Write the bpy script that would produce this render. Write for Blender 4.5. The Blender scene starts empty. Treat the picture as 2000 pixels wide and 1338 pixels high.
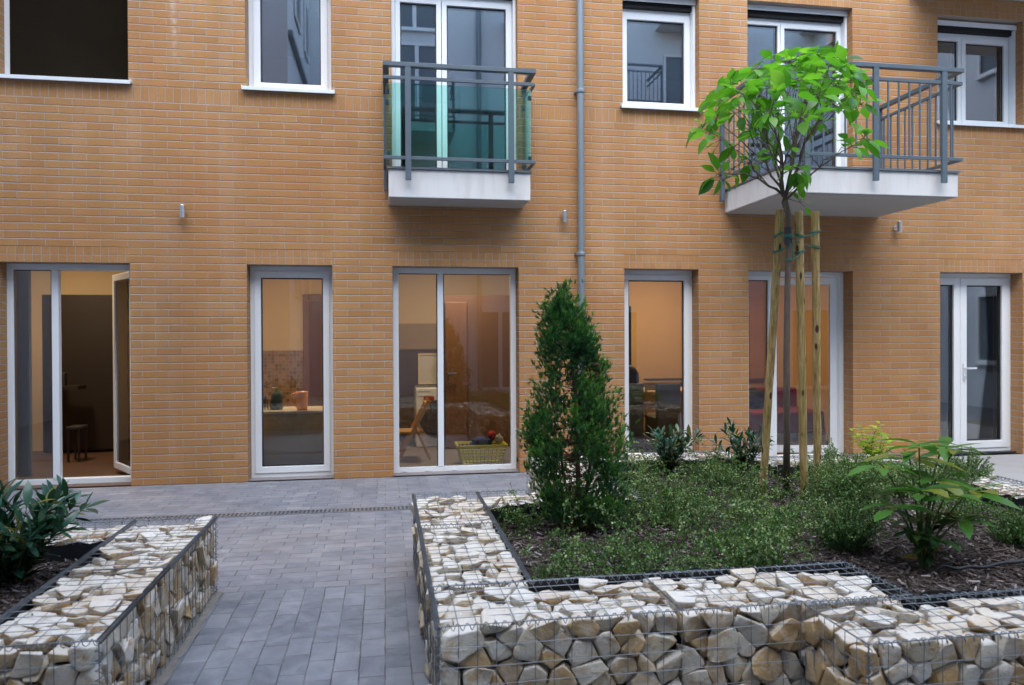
import bpy, bmesh, math, random
from math import sin, cos, pi, radians as rad
from mathutils import Vector as V, Matrix, noise as mnoise
R = random.Random(7)
sc = bpy.context.scene

# ------------------------------------------------------------------ camera
FPX, YAW, PITCH, ROLL = 1471.24, 0.1674, -0.0063, -0.0047
CAM = V((0, -8.005, 1.4577))
_F = V((sin(YAW)*cos(PITCH), cos(YAW)*cos(PITCH), sin(PITCH)))
_r = V((cos(YAW), -sin(YAW), 0)); _u = _r.cross(_F)
_R = cos(ROLL)*_r + sin(ROLL)*_u; _U = -sin(ROLL)*_r + cos(ROLL)*_u
cd = bpy.data.cameras.new('camera'); cam = bpy.data.objects.new('camera', cd)
sc.collection.objects.link(cam); sc.camera = cam
cam.matrix_world = Matrix(((_R.x,_U.x,-_F.x,CAM.x),(_R.y,_U.y,-_F.y,CAM.y),(_R.z,_U.z,-_F.z,CAM.z),(0,0,0,1)))
cd.sensor_width = 36; cd.lens = FPX/2000*36; cd.clip_start = .05; cd.clip_end = 500
cd.dof.use_dof = True; cd.dof.focus_distance = 5.2; cd.dof.aperture_fstop = 2.8

# ------------------------------------------------------------------ world, sun, exposure
SUN_EL, SUN_AZ = 56, 196          # azimuth the light comes from, clockwise from +Y
w = bpy.data.worlds.new('World'); sc.world = w; w.use_nodes = True
nt = w.node_tree; nt.nodes.clear()
sky = nt.nodes.new('ShaderNodeTexSky'); sky.sky_type = 'NISHITA'; sky.sun_disc = False
sky.sun_elevation = rad(SUN_EL); sky.sun_rotation = rad(SUN_AZ); sky.air_density = 1.0; sky.dust_density = 0.7; sky.ozone_density = 0.2
bg = nt.nodes.new('ShaderNodeBackground'); bg.inputs[1].default_value = .15
out = nt.nodes.new('ShaderNodeOutputWorld'); nt.links.new(sky.outputs[0], bg.inputs[0]); nt.links.new(bg.outputs[0], out.inputs[0])
sl = bpy.data.lights.new('sun', 'SUN'); sl.energy = .8; sl.angle = rad(85); sl.color = (1, .965, .84)
so = bpy.data.objects.new('sun', sl); sc.collection.objects.link(so)
_d = V((sin(rad(SUN_AZ))*cos(rad(SUN_EL)), cos(rad(SUN_AZ))*cos(rad(SUN_EL)), sin(rad(SUN_EL))))
so.rotation_euler = _d.to_track_quat('Z', 'Y').to_euler(); so.location = (0, -6, 14)
vs = sc.view_settings; vs.view_transform = 'Standard'; vs.look = 'None'; vs.gamma = 1; vs.use_curve_mapping = False
vs.exposure = 2.64
sc.cycles.max_bounces = 7; sc.cycles.diffuse_bounces = 4; sc.cycles.glossy_bounces = 4; sc.cycles.transparent_max_bounces = 16
sc.cycles.caustics_reflective = False; sc.cycles.caustics_refractive = False; sc.cycles.sample_clamp_indirect = 4
sc.cycles.use_denoising = True

# ------------------------------------------------------------------ helpers
def ray(px, py): return _F + _R*((px-1000)/FPX) - _U*((py-669)/FPX)
def PY(px, py, Y):
    d = ray(px, py); t = (Y-CAM.y)/d.y; return CAM + d*t
def PZ(px, py, Z):
    d = ray(px, py); t = (Z-CAM.z)/d.z; return CAM + d*t

def link(o): sc.collection.objects.link(o); return o
def tag(o, label=None, cat=None, group=None, kind=None):
    if label: o['label'] = label
    if cat: o['category'] = cat
    if group: o['group'] = group
    if kind: o['kind'] = kind
    return o
def thing(name, label, cat, loc=(0,0,0), group=None, rz=0):
    o = link(bpy.data.objects.new(name, None)); o.location = loc; o.rotation_euler = (0,0,rz); o.empty_display_size = .1
    return tag(o, label, cat, group)

class MB:
    def __init__(s): s.v=[]; s.f=[]; s.t=[]; s.m=[]; s.cm=0
    def add(s, vs, fs, tint=.5):
        n=len(s.v); s.v += [tuple(p) for p in vs]; s.f += [tuple(i+n for i in f) for f in fs]; s.t += [tint]*len(vs); s.m += [s.cm]*len(fs)
    def box(s, x0,x1,y0,y1,z0,z1, tint=.5):
        s.add([(x0,y0,z0),(x1,y0,z0),(x1,y1,z0),(x0,y1,z0),(x0,y0,z1),(x1,y0,z1),(x1,y1,z1),(x0,y1,z1)],
              [(0,3,2,1),(4,5,6,7),(0,1,5,4),(1,2,6,5),(2,3,7,6),(3,0,4,7)], tint)
    def quad(s, a,b,c,d, tint=.5): s.add([a,b,c,d],[(0,1,2,3)],tint)
    def tube(s, pts, rs, n=6, caps=True, tint=.5):
        pts=[V(p) for p in pts]
        if not hasattr(rs,'__len__'): rs=[rs]*len(pts)
        vs=[]; 
        t=(pts[1]-pts[0]).normalized(); a=V((0,0,1)) if abs(t.z)<.9 else V((1,0,0)); u=t.cross(a).normalized()
        for i,p in enumerate(pts):
            t=(pts[min(i+1,len(pts)-1)]-pts[max(i-1,0)]).normalized()
            u=(u-t*u.dot(t)).normalized(); w_=t.cross(u)
            for k in range(n):
                an=2*pi*k/n; vs.append(p+(u*cos(an)+w_*sin(an))*rs[i])
        fs=[(i*n+k, i*n+(k+1)%n, (i+1)*n+(k+1)%n, (i+1)*n+k) for i in range(len(pts)-1) for k in range(n)]
        if caps: fs += [tuple(range(n))[::-1], tuple(range((len(pts)-1)*n, len(pts)*n))]
        s.add(vs,fs,tint)
    def lathe(s, prof, c=(0,0,0), n=24, tint=.5):   # prof: [(r,z)]
        vs=[(c[0]+r*cos(2*pi*k/n), c[1]+r*sin(2*pi*k/n), c[2]+z) for r,z in prof for k in range(n)]
        fs=[(i*n+k, i*n+(k+1)%n, (i+1)*n+(k+1)%n, (i+1)*n+k) for i in range(len(prof)-1) for k in range(n)]
        fs += [tuple(range(n))[::-1], tuple(range((len(prof)-1)*n, len(prof)*n))]
        s.add(vs,fs,tint)
    def bar(s, a, b, w_, h, tint=.5):   # rectangular bar from a to b, horizontal-ish or any
        a=V(a); b=V(b); t=(b-a).normalized(); up=V((0,0,1)) if abs(t.z)<.9 else V((0,1,0))
        u=t.cross(up).normalized()*w_/2; q=u.cross(t).normalized()*h/2
        s.add([a-u-q,a+u-q,a+u+q,a-u+q,b-u-q,b+u-q,b+u+q,b-u+q],[(0,3,2,1),(4,5,6,7),(0,1,5,4),(1,2,6,5),(2,3,7,6),(3,0,4,7)],tint)
    def ring(s, x0,x1,z0,z1,wl,wr,wb,wt,y0,y1):   # rectangular frame ring of one piece
        o=[(x0,z0),(x1,z0),(x1,z1),(x0,z1)]; i=[(x0+wl,z0+wb),(x1-wr,z0+wb),(x1-wr,z1-wt),(x0+wl,z1-wt)]
        vs=[(x,y0,z) for x,z in o]+[(x,y0,z) for x,z in i]+[(x,y1,z) for x,z in o]+[(x,y1,z) for x,z in i]
        fs=[]
        for k in range(4):
            j=(k+1)%4
            fs += [(k,j,4+j,4+k),(8+j,8+k,12+k,12+j),(j,k,8+k,8+j),(4+k,4+j,12+j,12+k)]
        s.add(vs,fs)
    def mesh(s, name, mats, smooth=False):
        me=bpy.data.meshes.new(name); me.from_pydata(s.v,[],s.f)
        for m in (mats if isinstance(mats,(list,tuple)) else [mats]): me.materials.append(m)
        if any(s.m): me.polygons.foreach_set('material_index', s.m)
        a=me.attributes.new('tint','FLOAT','POINT'); a.data.foreach_set('value', s.t)
        if smooth: me.polygons.foreach_set('use_smooth',[True]*len(me.polygons))
        me.update(); return me
    def build(s, name, mats, parent=None, smooth=False, bevel=0, seg=2, fix=False):
        me=s.mesh(name,mats,smooth)
        if fix:
            b=bmesh.new(); b.from_mesh(me); bmesh.ops.recalc_face_normals(b,faces=b.faces); b.to_mesh(me); b.free()
        o=link(bpy.data.objects.new(name,me))
        if parent:
            o.parent=parent
            # all geometry is written in world space: undo the parents' own transforms
            p=parent; mw=Matrix()
            chain=[]
            while p: chain.append(p); p=p.parent
            for q in reversed(chain): mw = mw @ q.matrix_parent_inverse @ Matrix.LocRotScale(q.location,q.rotation_euler,q.scale)
            o.matrix_parent_inverse = mw.inverted()
        if bevel:
            m=o.modifiers.new('bevel','BEVEL'); m.width=bevel; m.segments=seg; m.limit_method='ANGLE'; m.angle_limit=rad(40)
        return o

# ------------------------------------------------------------------ materials
class N:
    def __init__(s,name):
        s.m=bpy.data.materials.new(name); s.m.use_nodes=True; s.t=s.m.node_tree; s.t.nodes.clear()
        s.out=s.t.nodes.new('ShaderNodeOutputMaterial')
    def n(s,typ,**kw):
        x=s.t.nodes.new('ShaderNode'+typ)
        for k,v in kw.items():
            if k.startswith('i_'):
                x.inputs[k[2:].replace('_',' ')].default_value=v
            else: setattr(x,k,v)
        return x
    def l(s,a,b): s.t.links.new(a,b)
    def math(s,op,a,b=None,c=None):
        x=s.n('Math',operation=op)
        for i,q in enumerate((a,b,c)):
            if q is None: continue
            if hasattr(q,'is_output'): s.l(q,x.inputs[i])
            else: x.inputs[i].default_value=q
        return x.outputs[0]
    def mix(s,fac,a,b,typ='MIX'):
        x=s.n('Mix',data_type='RGBA',blend_type=typ)
        for i,q in ((0,fac),(6,a),(7,b)):
            if hasattr(q,'is_output'): s.l(q,x.inputs[i])
            elif i==0: x.inputs[0].default_value=q
            else: x.inputs[i].default_value=(*q,1) if len(q)==3 else q
        return x.outputs[2]
    def noise(s,scale,detail=3,vec=None,rough=.55,dist=0):
        x=s.n('TexNoise'); x.inputs['Scale'].default_value=scale; x.inputs['Detail'].default_value=detail
        x.inputs['Roughness'].default_value=rough; x.inputs['Distortion'].default_value=dist
        if vec is not None: s.l(vec,x.inputs['Vector'])
        return x.outputs['Fac']
    def ramp(s,fac,stops,interp='LINEAR'):
        x=s.n('ValToRGB'); e=x.color_ramp; e.interpolation=interp
        while len(e.elements)<len(stops): e.elements.new(.5)
        for el,(p,c) in zip(e.elements,stops): el.position=p; el.color=(*c,1) if len(c)==3 else c
        s.l(fac,x.inputs[0]); return x.outputs[0]
    def pos(s): return s.n('NewGeometry').outputs['Position']
    def map(s,vec,scale=(1,1,1),rot=(0,0,0),loc=(0,0,0)):
        x=s.n('Mapping'); x.inputs['Scale'].default_value=scale; x.inputs['Rotation'].default_value=rot; x.inputs['Location'].default_value=loc
        s.l(vec,x.inputs['Vector']); return x.outputs[0]
    def attr(s,name='tint'): return s.n('Attribute',attribute_name=name).outputs['Fac']
    def bump(s,h,strength=.3,dist=.01):
        x=s.n('Bump'); x.inputs['Strength'].default_value=strength; x.inputs['Distance'].default_value=dist; s.l(h,x.inputs['Height']); return x.outputs[0]
    def done(s,col,rough=.6,normal=None,metal=0,spec=.5,coat=0):
        p=s.n('BsdfPrincipled')
        if hasattr(col,'is_output'): s.l(col,p.inputs['Base Color'])
        else: p.inputs['Base Color'].default_value=(*col,1)
        if hasattr(rough,'is_output'): s.l(rough,p.inputs['Roughness'])
        else: p.inputs['Roughness'].default_value=rough
        p.inputs['Metallic'].default_value=metal; p.inputs['Specular IOR Level'].default_value=spec; p.inputs['Coat Weight'].default_value=coat
        if normal is not None: s.l(normal,p.inputs['Normal'])
        s.l(p.outputs[0],s.out.inputs[0]); return s.m

def simple(name,col,rough=.6,var=.12,scale=8,bump=.0,metal=0,spec=.5,bscale=60):
    n=N(name); P=n.pos(); f=n.noise(scale,4,P)
    c=n.mix(f,tuple(x*(1-var) for x in col),tuple(min(1,x*(1+var)) for x in col))
    nm=n.bump(n.noise(bscale,4,P),bump,.004) if bump else None
    return n.done(c,rough,nm,metal,spec)

CRS=.0765
def brick_mat(name, soldier=False):
    n=N(name); g=n.pos(); sx=n.n('SeparateXYZ'); n.l(g,sx.inputs[0])
    cx=n.n('CombineXYZ'); xy=n.math('ADD',sx.outputs[0],sx.outputs[1]); 
    if soldier: n.l(sx.outputs[2],cx.inputs[0]); n.l(xy,cx.inputs[1])
    else: n.l(xy,cx.inputs[0]); n.l(sx.outputs[2],cx.inputs[1])
    vec=cx.outputs[0]
    # slightly wobbly courses
    wob=n.n('TexNoise'); wob.inputs['Scale'].default_value=9; wob.inputs['Detail'].default_value=2; n.l(vec,wob.inputs['Vector'])
    off=n.n('VectorMath',operation='MULTIPLY_ADD'); n.l(wob.outputs['Color'],off.inputs[0]); off.inputs[1].default_value=(.006,.004,0); n.l(vec,off.inputs[2])
    b=n.n('TexBrick'); n.l(off.outputs[0],b.inputs['Vector'])
    b.inputs['Scale'].default_value=1; b.inputs['Mortar Size'].default_value=.0060; b.inputs['Mortar Smooth'].default_value=.25; b.inputs['Bias'].default_value=0
    b.inputs['Brick Width'].default_value=.153 if soldier else .25; b.inputs['Row Height'].default_value=CRS
    b.offset=0 if soldier else .5
    b.inputs['Color1'].default_value=(0,0,0,1); b.inputs['Color2'].default_value=(1,1,1,1); b.inputs['Mortar'].default_value=(.5,.5,.5,1)
    rnd=b.outputs['Color']; fac=b.outputs['Fac']
    if not soldier:      # bed joints are struck deeper and paler than the upright ones
        so=n.n('SeparateXYZ'); n.l(off.outputs[0],so.inputs[0]); fr=n.math('FRACT',n.math('DIVIDE',so.outputs[1],CRS)); dd=n.math('MINIMUM',fr,n.math('SUBTRACT',1,fr))
        mr=n.n('MapRange',interpolation_type='SMOOTHSTEP'); n.l(dd,mr.inputs[0]); mr.inputs[1].default_value=.035; mr.inputs[2].default_value=.10; mr.inputs[3].default_value=1; mr.inputs[4].default_value=0
        fac=n.math('MAXIMUM',n.math('MULTIPLY',mr.outputs[0],.95),n.math('MULTIPLY',fac,.62))
    else: fac=n.math('MULTIPLY',fac,.6)
    col=n.ramp(rnd,[(0,(.41,.20,.068)),(.3,(.465,.235,.082)),(.55,(.49,.26,.092)),(.8,(.485,.235,.085)),(1,(.53,.29,.12))])
    st=n.noise(1,5,n.map(vec,(25,110,1)),.65)                    # streaky faced brick
    col=n.mix(n.math('MULTIPLY',st,.55),col,(.38,.175,.06))
    sp=n.ramp(n.noise(190,2,vec),[(.62,(0,0,0)),(.72,(1,1,1))])
    col=n.mix(n.math('MULTIPLY',sp,.35),col,(.62,.42,.22))
    mc=n.mix(n.noise(30,3,vec),(.33,.315,.29),(.50,.48,.45))
    col=n.mix(fac,col,mc)
    big=n.noise(.7,4,g); col=n.mix(n.math('MULTIPLY',big,.30),col,n.mix(.5,col,(.50,.32,.15)))
    big2=n.ramp(n.noise(1.3,5,n.map(g,(1,1,.35))),[(.42,(1,1,1)),(.72,(.80,.79,.78))]); col=n.mix(1,col,big2,'MULTIPLY')
    red=n.ramp(n.noise(.55,3,n.map(g,(1,1,1.2),loc=(3,0,1))),[(.45,(0,0,0)),(.65,(1,1,1))]); col=n.mix(n.math('MULTIPLY',red,.35),col,(.42,.165,.05))
    wsh=n.ramp(n.noise(1,4,n.map(g,(3.5,1,.5)),.6),[(.5,(0,0,0)),(.7,(1,1,1))]); col=n.mix(n.math('MULTIPLY',wsh,.13),col,(.60,.46,.34))
    # pale lime streak under an upper drip
    wx=n.math('ADD',sx.outputs[0],n.math('MULTIPLY',n.math('SUBTRACT',n.noise(3,3,g),.5),.10))
    d_=n.math('ABSOLUTE',n.math('ADD',wx,2.06)); sm=n.math('MULTIPLY',n.ramp(d_,[(.0,(1,1,1)),(.035,(0,0,0))]),n.ramp(n.math('SUBTRACT',sx.outputs[2],4.15),[(.0,(0,0,0)),(.4,(1,1,1))]))
    col=n.mix(n.math('MULTIPLY',sm,n.ramp(n.noise(18,3,g),[(.4,(0,0,0)),(.65,(.7,.7,.7))])),col,(.62,.58,.52))
    rg=n.noise(75,4,vec,.7); col=n.mix(n.math('MULTIPLY',n.ramp(rg,[(.35,(1,1,1)),(.55,(0,0,0))]),.30),col,(.27,.12,.045))
    h=n.math('SUBTRACT',n.math('ADD',n.math('MULTIPLY',st,.35),n.math('MULTIPLY',rg,.45)),fac)
    return n.done(col,.82,n.bump(h,1,.010),spec=.35)
M={}
M['brick']=brick_mat('brickwork'); M['soldier']=brick_mat('soldier_brickwork',True)

def paver_mat(name, along_y, pal, w_,l_):
    n=N(name); g=n.pos()
    vec=n.map(g,(1,1,1),(0,0,rad(90) if along_y else 0))
    wob=n.n('TexNoise'); wob.inputs['Scale'].default_value=7; n.l(vec,wob.inputs['Vector'])
    off=n.n('VectorMath',operation='MULTIPLY_ADD'); n.l(wob.outputs['Color'],off.inputs[0]); off.inputs[1].default_value=(.010,.010,0); n.l(vec,off.inputs[2])
    b=n.n('TexBrick'); n.l(off.outputs[0],b.inputs['Vector']); b.offset=.37
    for k,v in (('Scale',1),('Mortar Size',.0042),('Mortar Smooth',.8),('Bias',0),('Brick Width',l_),('Row Height',w_)): b.inputs[k].default_value=v
    b.inputs['Color1'].default_value=(0,0,0,1); b.inputs['Color2'].default_value=(1,1,1,1)
    col=n.ramp(b.outputs['Color'],[(0,pal[0]),(.35,pal[1]),(.7,pal[2]),(1,pal[3])])
    cl=n.ramp(n.noise(13,5,g,.6,.8),[(.35,(0,0,0)),(.7,(1,1,1))]); col=n.mix(n.math('MULTIPLY',cl,.6),col,pal[4])
    cl2=n.ramp(n.noise(3.2,6,g,.65,.8),[(.35,(.70,.70,.73)),(.68,(1.16,1.14,1.12))]); col=n.mix(1,col,cl2,'MULTIPLY')
    fine=n.noise(240,3,g); col=n.mix(n.math('MULTIPLY',fine,.25),col,pal[3])
    joint=n.mix(n.ramp(n.noise(5,3,g),[(.4,(0,0,0)),(.6,(1,1,1))]),(.03,.03,.035),(.20,.195,.185)); col=n.mix(n.math('MULTIPLY',b.outputs['Fac'],.68),col,joint)
    h=n.math('SUBTRACT',n.math('ADD',n.math('MULTIPLY',fine,.12),n.math('MULTIPLY',cl,.25)),b.outputs['Fac'])
    return n.done(col,n.math('MULTIPLY_ADD',cl,.25,.5),n.bump(h,.6,.006),spec=.45)
M['pave_near']=paver_mat('grey_paving',True,[(.11,.128,.148),(.145,.163,.185),(.17,.188,.21),(.22,.236,.256),(.26,.274,.294)],.114,.205)
M['pave_far']=paver_mat('greybrown_paving',False,[(.135,.15,.178),(.17,.18,.204),(.195,.20,.22),(.24,.243,.258),(.27,.272,.288)],.105,.21)
M['soil_ground']=simple('ground_sand',(.20,.185,.155),.95,.25,6,.5)
M['concrete']=simple('smooth_concrete',(.30,.30,.295),.8,.12,3,.25,bscale=120)
M['sand']=simple('joint_sand',(.20,.19,.165),.95,.35,25,.9,bscale=150)
def plaster_mat():
    n=N('white_plaster'); P=n.pos(); f=n.noise(1,5,n.map(P,(9,9,1.6)),.6); c=n.mix(n.ramp(f,[(.45,(0,0,0)),(.75,(1,1,1))]),(.67,.67,.65),(.56,.55,.52))
    c=n.mix(n.math('MULTIPLY',n.noise(5,4,P),.25),c,(.60,.585,.55)); return n.done(c,.92,n.bump(n.noise(170,4,P),.5,.004),spec=.3)
M['plaster']=plaster_mat()
M['plaster_grey']=simple('pale_grey_plaster',(.66,.69,.70),.9,.05,1.2,.3,bscale=120)
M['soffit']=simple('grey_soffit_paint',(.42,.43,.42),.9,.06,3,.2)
M['pvc']=simple('white_window_plastic',(.77,.79,.785),.32,.03,3)
M['sillm']=simple('white_sill_metal',(.72,.76,.77),.3,.03,3)
M['rail']=simple('blue_grey_paint',(.085,.115,.135),.42,.12,20)
M['flash']=simple('grey_flashing',(.13,.155,.17),.45,.1,10)
M['zinc']=simple('grey_pipe_metal',(.20,.235,.255),.42,.15,4,metal=.25)
M['steel']=simple('brushed_steel',(.80,.79,.76),.24,.05,30,metal=1)
M['dark']=simple('dark_gap',(.012,.012,.012),.8,.1)
M['rubber']=simple('dark_threshold',(.03,.03,.035),.6,.1)
M['screen']=simple('dark_screen_fabric',(.013,.010,.006),1,.3,3,spec=.05)
M['liner']=simple('black_liner',(.012,.014,.018),.55,.3,12,.5,bscale=25)
M['wire']=simple('galvanised_wire',(.17,.19,.205),.5,.25,14,metal=.4)
M['hose']=simple('black_hose',(.02,.022,.03),.4,.1)
M['tie']=simple('green_tie',(.02,.17,.12),.45,.2,40)
M['farglass']=simple('far_window_glass',(.13,.15,.165),.3,.25,1.5)
M['handle']=simple('white_handle_metal',(.75,.76,.78),.25,.03)

def glass_mat(name,base,tint=(.93,.95,.94),fk=1.0):
    n=N(name); tr=n.n('BsdfTransparent'); tr.inputs[0].default_value=(*tint,1)
    gl=n.n('BsdfGlossy'); gl.inputs['Roughness'].default_value=.0; gl.inputs[0].default_value=(.96,.98,1,1)
    fr=n.n('Fresnel'); fr.inputs[0].default_value=1.5
    bp=n.bump(n.noise(.8,1,n.pos()),.012,.05); n.l(bp,gl.inputs['Normal'])
    fac=n.math('MULTIPLY_ADD',fr.outputs[0],fk,base)
    mx=n.n('MixShader'); n.l(fac,mx.inputs[0]); n.l(tr.outputs[0],mx.inputs[1]); n.l(gl.outputs[0],mx.inputs[2]); n.l(mx.outputs[0],n.out.inputs[0]); return n.m
M['glass']=glass_mat('clear_glazing',.028)
M['glass_up']=glass_mat('coated_glazing',.17)
M['glass_green']=glass_mat('green_tinted_glass',.0,(.70,.93,.88),.7)

def leaf_mat(name,stops,trans=.35,rough=.38,vein=0):
    n=N(name); t=n.attr(); P=n.pos()
    col=n.ramp(t,stops); col=n.mix(n.math('MULTIPLY',n.noise(30,3,P),.35),col,tuple(x*.55 for x in stops[0][1]))
    p=n.n('BsdfPrincipled'); n.l(col,p.inputs['Base Color']); p.inputs['Roughness'].default_value=rough; p.inputs['Specular IOR Level'].default_value=.5
    tl=n.n('BsdfTranslucent'); tc=n.mix(1,col,(1.3,1.5,.6),'MULTIPLY'); n.l(tc,tl.inputs[0])
    mx=n.n('MixShader'); mx.inputs[0].default_value=trans; n.l(p.outputs[0],mx.inputs[1]); n.l(tl.outputs[0],mx.inputs[2]); n.l(mx.outputs[0],n.out.inputs[0]); return n.m
M['leaf_tree']=leaf_mat('fresh_green_leaf',[(0,(.045,.16,.02)),(.4,(.10,.31,.03)),(.75,(.18,.43,.045)),(1,(.28,.54,.09))],.45,.33)
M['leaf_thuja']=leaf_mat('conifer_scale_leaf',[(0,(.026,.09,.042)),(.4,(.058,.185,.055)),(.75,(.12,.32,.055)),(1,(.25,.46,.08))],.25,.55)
M['leaf_cover']=leaf_mat('small_shrub_leaf',[(0,(.03,.085,.032)),(.35,(.068,.17,.045)),(.7,(.145,.28,.065)),(1,(.32,.46,.17))],.28,.35)
M['leaf_laurel']=leaf_mat('dark_laurel_leaf',[(0,(.012,.05,.032)),(.5,(.022,.085,.05)),(.9,(.05,.14,.07)),(1,(.30,.20,.02))],.12,.25)
M['leaf_bright']=leaf_mat('bright_long_leaf',[(0,(.012,.042,.014)),(.45,(.04,.13,.022)),(.9,(.105,.28,.04)),(1,(.35,.25,.03))],.32,.3)
M['leaf_yellow']=leaf_mat('yellowgreen_leaf',[(0,(.20,.32,.03)),(1,(.48,.56,.07))],.45,.4)
def bark(name,a,b,sc_=(60,60,9)):
    n=N(name); P=n.pos(); f=n.noise(1,5,n.map(P,sc_),.6); return n.done(n.mix(f,a,b),.85,n.bump(f,.6,.004),spec=.25)
M['bark_tree']=bark('tree_bark',(.06,.045,.036),(.22,.17,.13))
M['bark_thuja']=bark('conifer_bark',(.07,.035,.022),(.20,.11,.07))
M['twig']=bark('twig_bark',(.04,.03,.018),(.11,.08,.05))
M['stem_green']=bark('green_stem',(.04,.07,.02),(.09,.13,.04))
def stake_mat():
    n=N('pine_stake_wood'); P=n.pos(); f=n.noise(1,5,n.map(P,(70,70,5)),.6,dist=.4)
    c=n.ramp(f,[(.30,(.24,.15,.05)),(.5,(.46,.32,.13)),(.7,(.62,.47,.23))])
    g=n.ramp(n.noise(2.5,3,P),[(.45,(1,1,1)),(.75,(.72,.78,.60))]); c=n.mix(1,c,g,'MULTIPLY')
    v=n.n('TexVoronoi'); v.inputs['Scale'].default_value=1; n.l(n.map(P,(16,16,6)),v.inputs['Vector'])
    k=n.ramp(v.outputs['Distance'],[(.14,(1,1,1)),(.22,(0,0,0))]); c=n.mix(k,c,(.07,.035,.015))
    return n.done(c,.75,n.bump(f,.3,.003),spec=.3)
M['stake']=stake_mat()
def stone_mat():
    n=N('broken_limestone'); t=n.attr(); P=n.pos()
    a=n.noise(14,5,P,.6,.5); b=n.noise(70,4,P); c3=n.noise(3.5,2,P)
    base=n.ramp(t,[(0,(.65,.58,.44)),(.3,(.75,.70,.59)),(.5,(.61,.54,.40)),(.65,(.66,.51,.28)),(.85,(.58,.37,.14)),(1,(.77,.72,.61))])
    mk=n.ramp(n.math('ADD',a,n.math('MULTIPLY',t,.14)),[(.50,(0,0,0)),(.66,(1,1,1))])
    col=n.mix(n.math('MULTIPLY',mk,.75),base,(.44,.25,.085))
    wh=n.ramp(n.noise(9,4,P,.6,1.0),[(.50,(0,0,0)),(.66,(1,1,1))]); col=n.mix(n.math('MULTIPLY',wh,.5),col,(.76,.73,.67))
    col=n.mix(n.math('MULTIPLY',b,.30),col,(.40,.34,.26))
    # skylight bleaching and a dusty film painted pale into whatever faces up
    nz=n.n('SeparateXYZ'); n.l(n.n('NewGeometry').outputs['Normal'],nz.inputs[0])
    up=n.ramp(nz.outputs[2],[(.35,(0,0,0)),(.9,(1,1,1))]); dust_skylight=n.math('MULTIPLY',up,n.math('MULTIPLY_ADD',c3,.8,.15))
    col=n.mix(dust_skylight,col,(.80,.78,.72))
    gr=n.noise(260,4,P,.7); col=n.mix(n.math('MULTIPLY',n.ramp(gr,[(.35,(1,1,1)),(.55,(0,0,0))]),.22),col,(.40,.32,.21))
    h=n.math('ADD',n.math('ADD',n.math('MULTIPLY',a,.7),n.math('MULTIPLY',b,.55)),n.math('MULTIPLY',gr,.25))
    return n.done(col,.9,n.bump(h,.8,.012),spec=.25)
M['stone']=stone_mat()
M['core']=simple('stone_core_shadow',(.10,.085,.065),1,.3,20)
def mulch_mat():
    n=N('bark_mulch'); t=n.attr(); P=n.pos()
    c=n.ramp(t,[(0,(.035,.026,.022)),(.4,(.10,.078,.068)),(.7,(.20,.165,.15)),(.9,(.33,.285,.265)),(1,(.46,.41,.38))])
    return n.done(n.mix(n.math('MULTIPLY',n.noise(150,3,P),.5),c,(.05,.03,.02)),.9,spec=.2)
M['mulch']=mulch_mat()
def soil_mat():
    n=N('bark_soil'); P=n.pos(); v=n.n('TexVoronoi'); v.inputs['Scale'].default_value=55; n.l(P,v.inputs['Vector'])
    c=n.ramp(v.outputs['Color'],[(0,(.022,.016,.013)),(.6,(.055,.042,.035)),(1,(.14,.11,.095))])
    return n.done(c,.95,n.bump(v.outputs['Distance'],.9,.02),spec=.2)
M['soil']=soil_mat()

# ================================================================== GROUND
g=MB(); g.quad((-60,-60,-.004),(60,-60,-.004),(60,60,-.004),(-60,60,-.004)); o=g.build('ground',M['soil_ground']); tag(o,kind='structure')
g=MB(); 
g.quad((-6,-3.48,.0),(-.13+.3,-3.48,.0),(.17,0.3,.0),(-6,.3,.0)); g.quad((.17,-3.1,.0),(6.0,-3.1,.0),(6.0,.3,.0),(.17,.3,.0))
o=g.build('paving',M['pave_far']); tag(o,kind='structure')
g=MB(); g.quad((-6,-11.2,0),(12,-11.2,0),(12,-3.48,0),(-6,-3.48,0)); g.quad((.17,-3.48,0),(12,-3.48,0),(12,-3.1,0),(.17,-3.1,0)); o=g.build('path',M['pave_near']); tag(o,kind='structure')
g=MB(); g.box(6.0,9.5,-3.0,.17,-.004,.012); g.box(4.6,6.0,-1.9,-.02,-.004,.010); o=g.build('pavement',M['concrete']); tag(o,kind='structure')
g=MB(); 
yy=-5.9
while yy<-3.46:
    y2=min(-3.46,yy+.04); a_=-.925+.014*mnoise.noise(V((0,yy*6,0)))+.008*mnoise.noise(V((3,yy*25,0))); b_=-.925+.014*mnoise.noise(V((0,y2*6,0)))+.008*mnoise.noise(V((3,y2*25,0)))
    g.quad((-.99,yy,.004),(a_,yy,.004),(b_,y2,.004),(-.99,y2,.004)); yy+=.04
o=g.build('sand_strip',M['sand']); tag(o,kind='structure')

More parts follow.
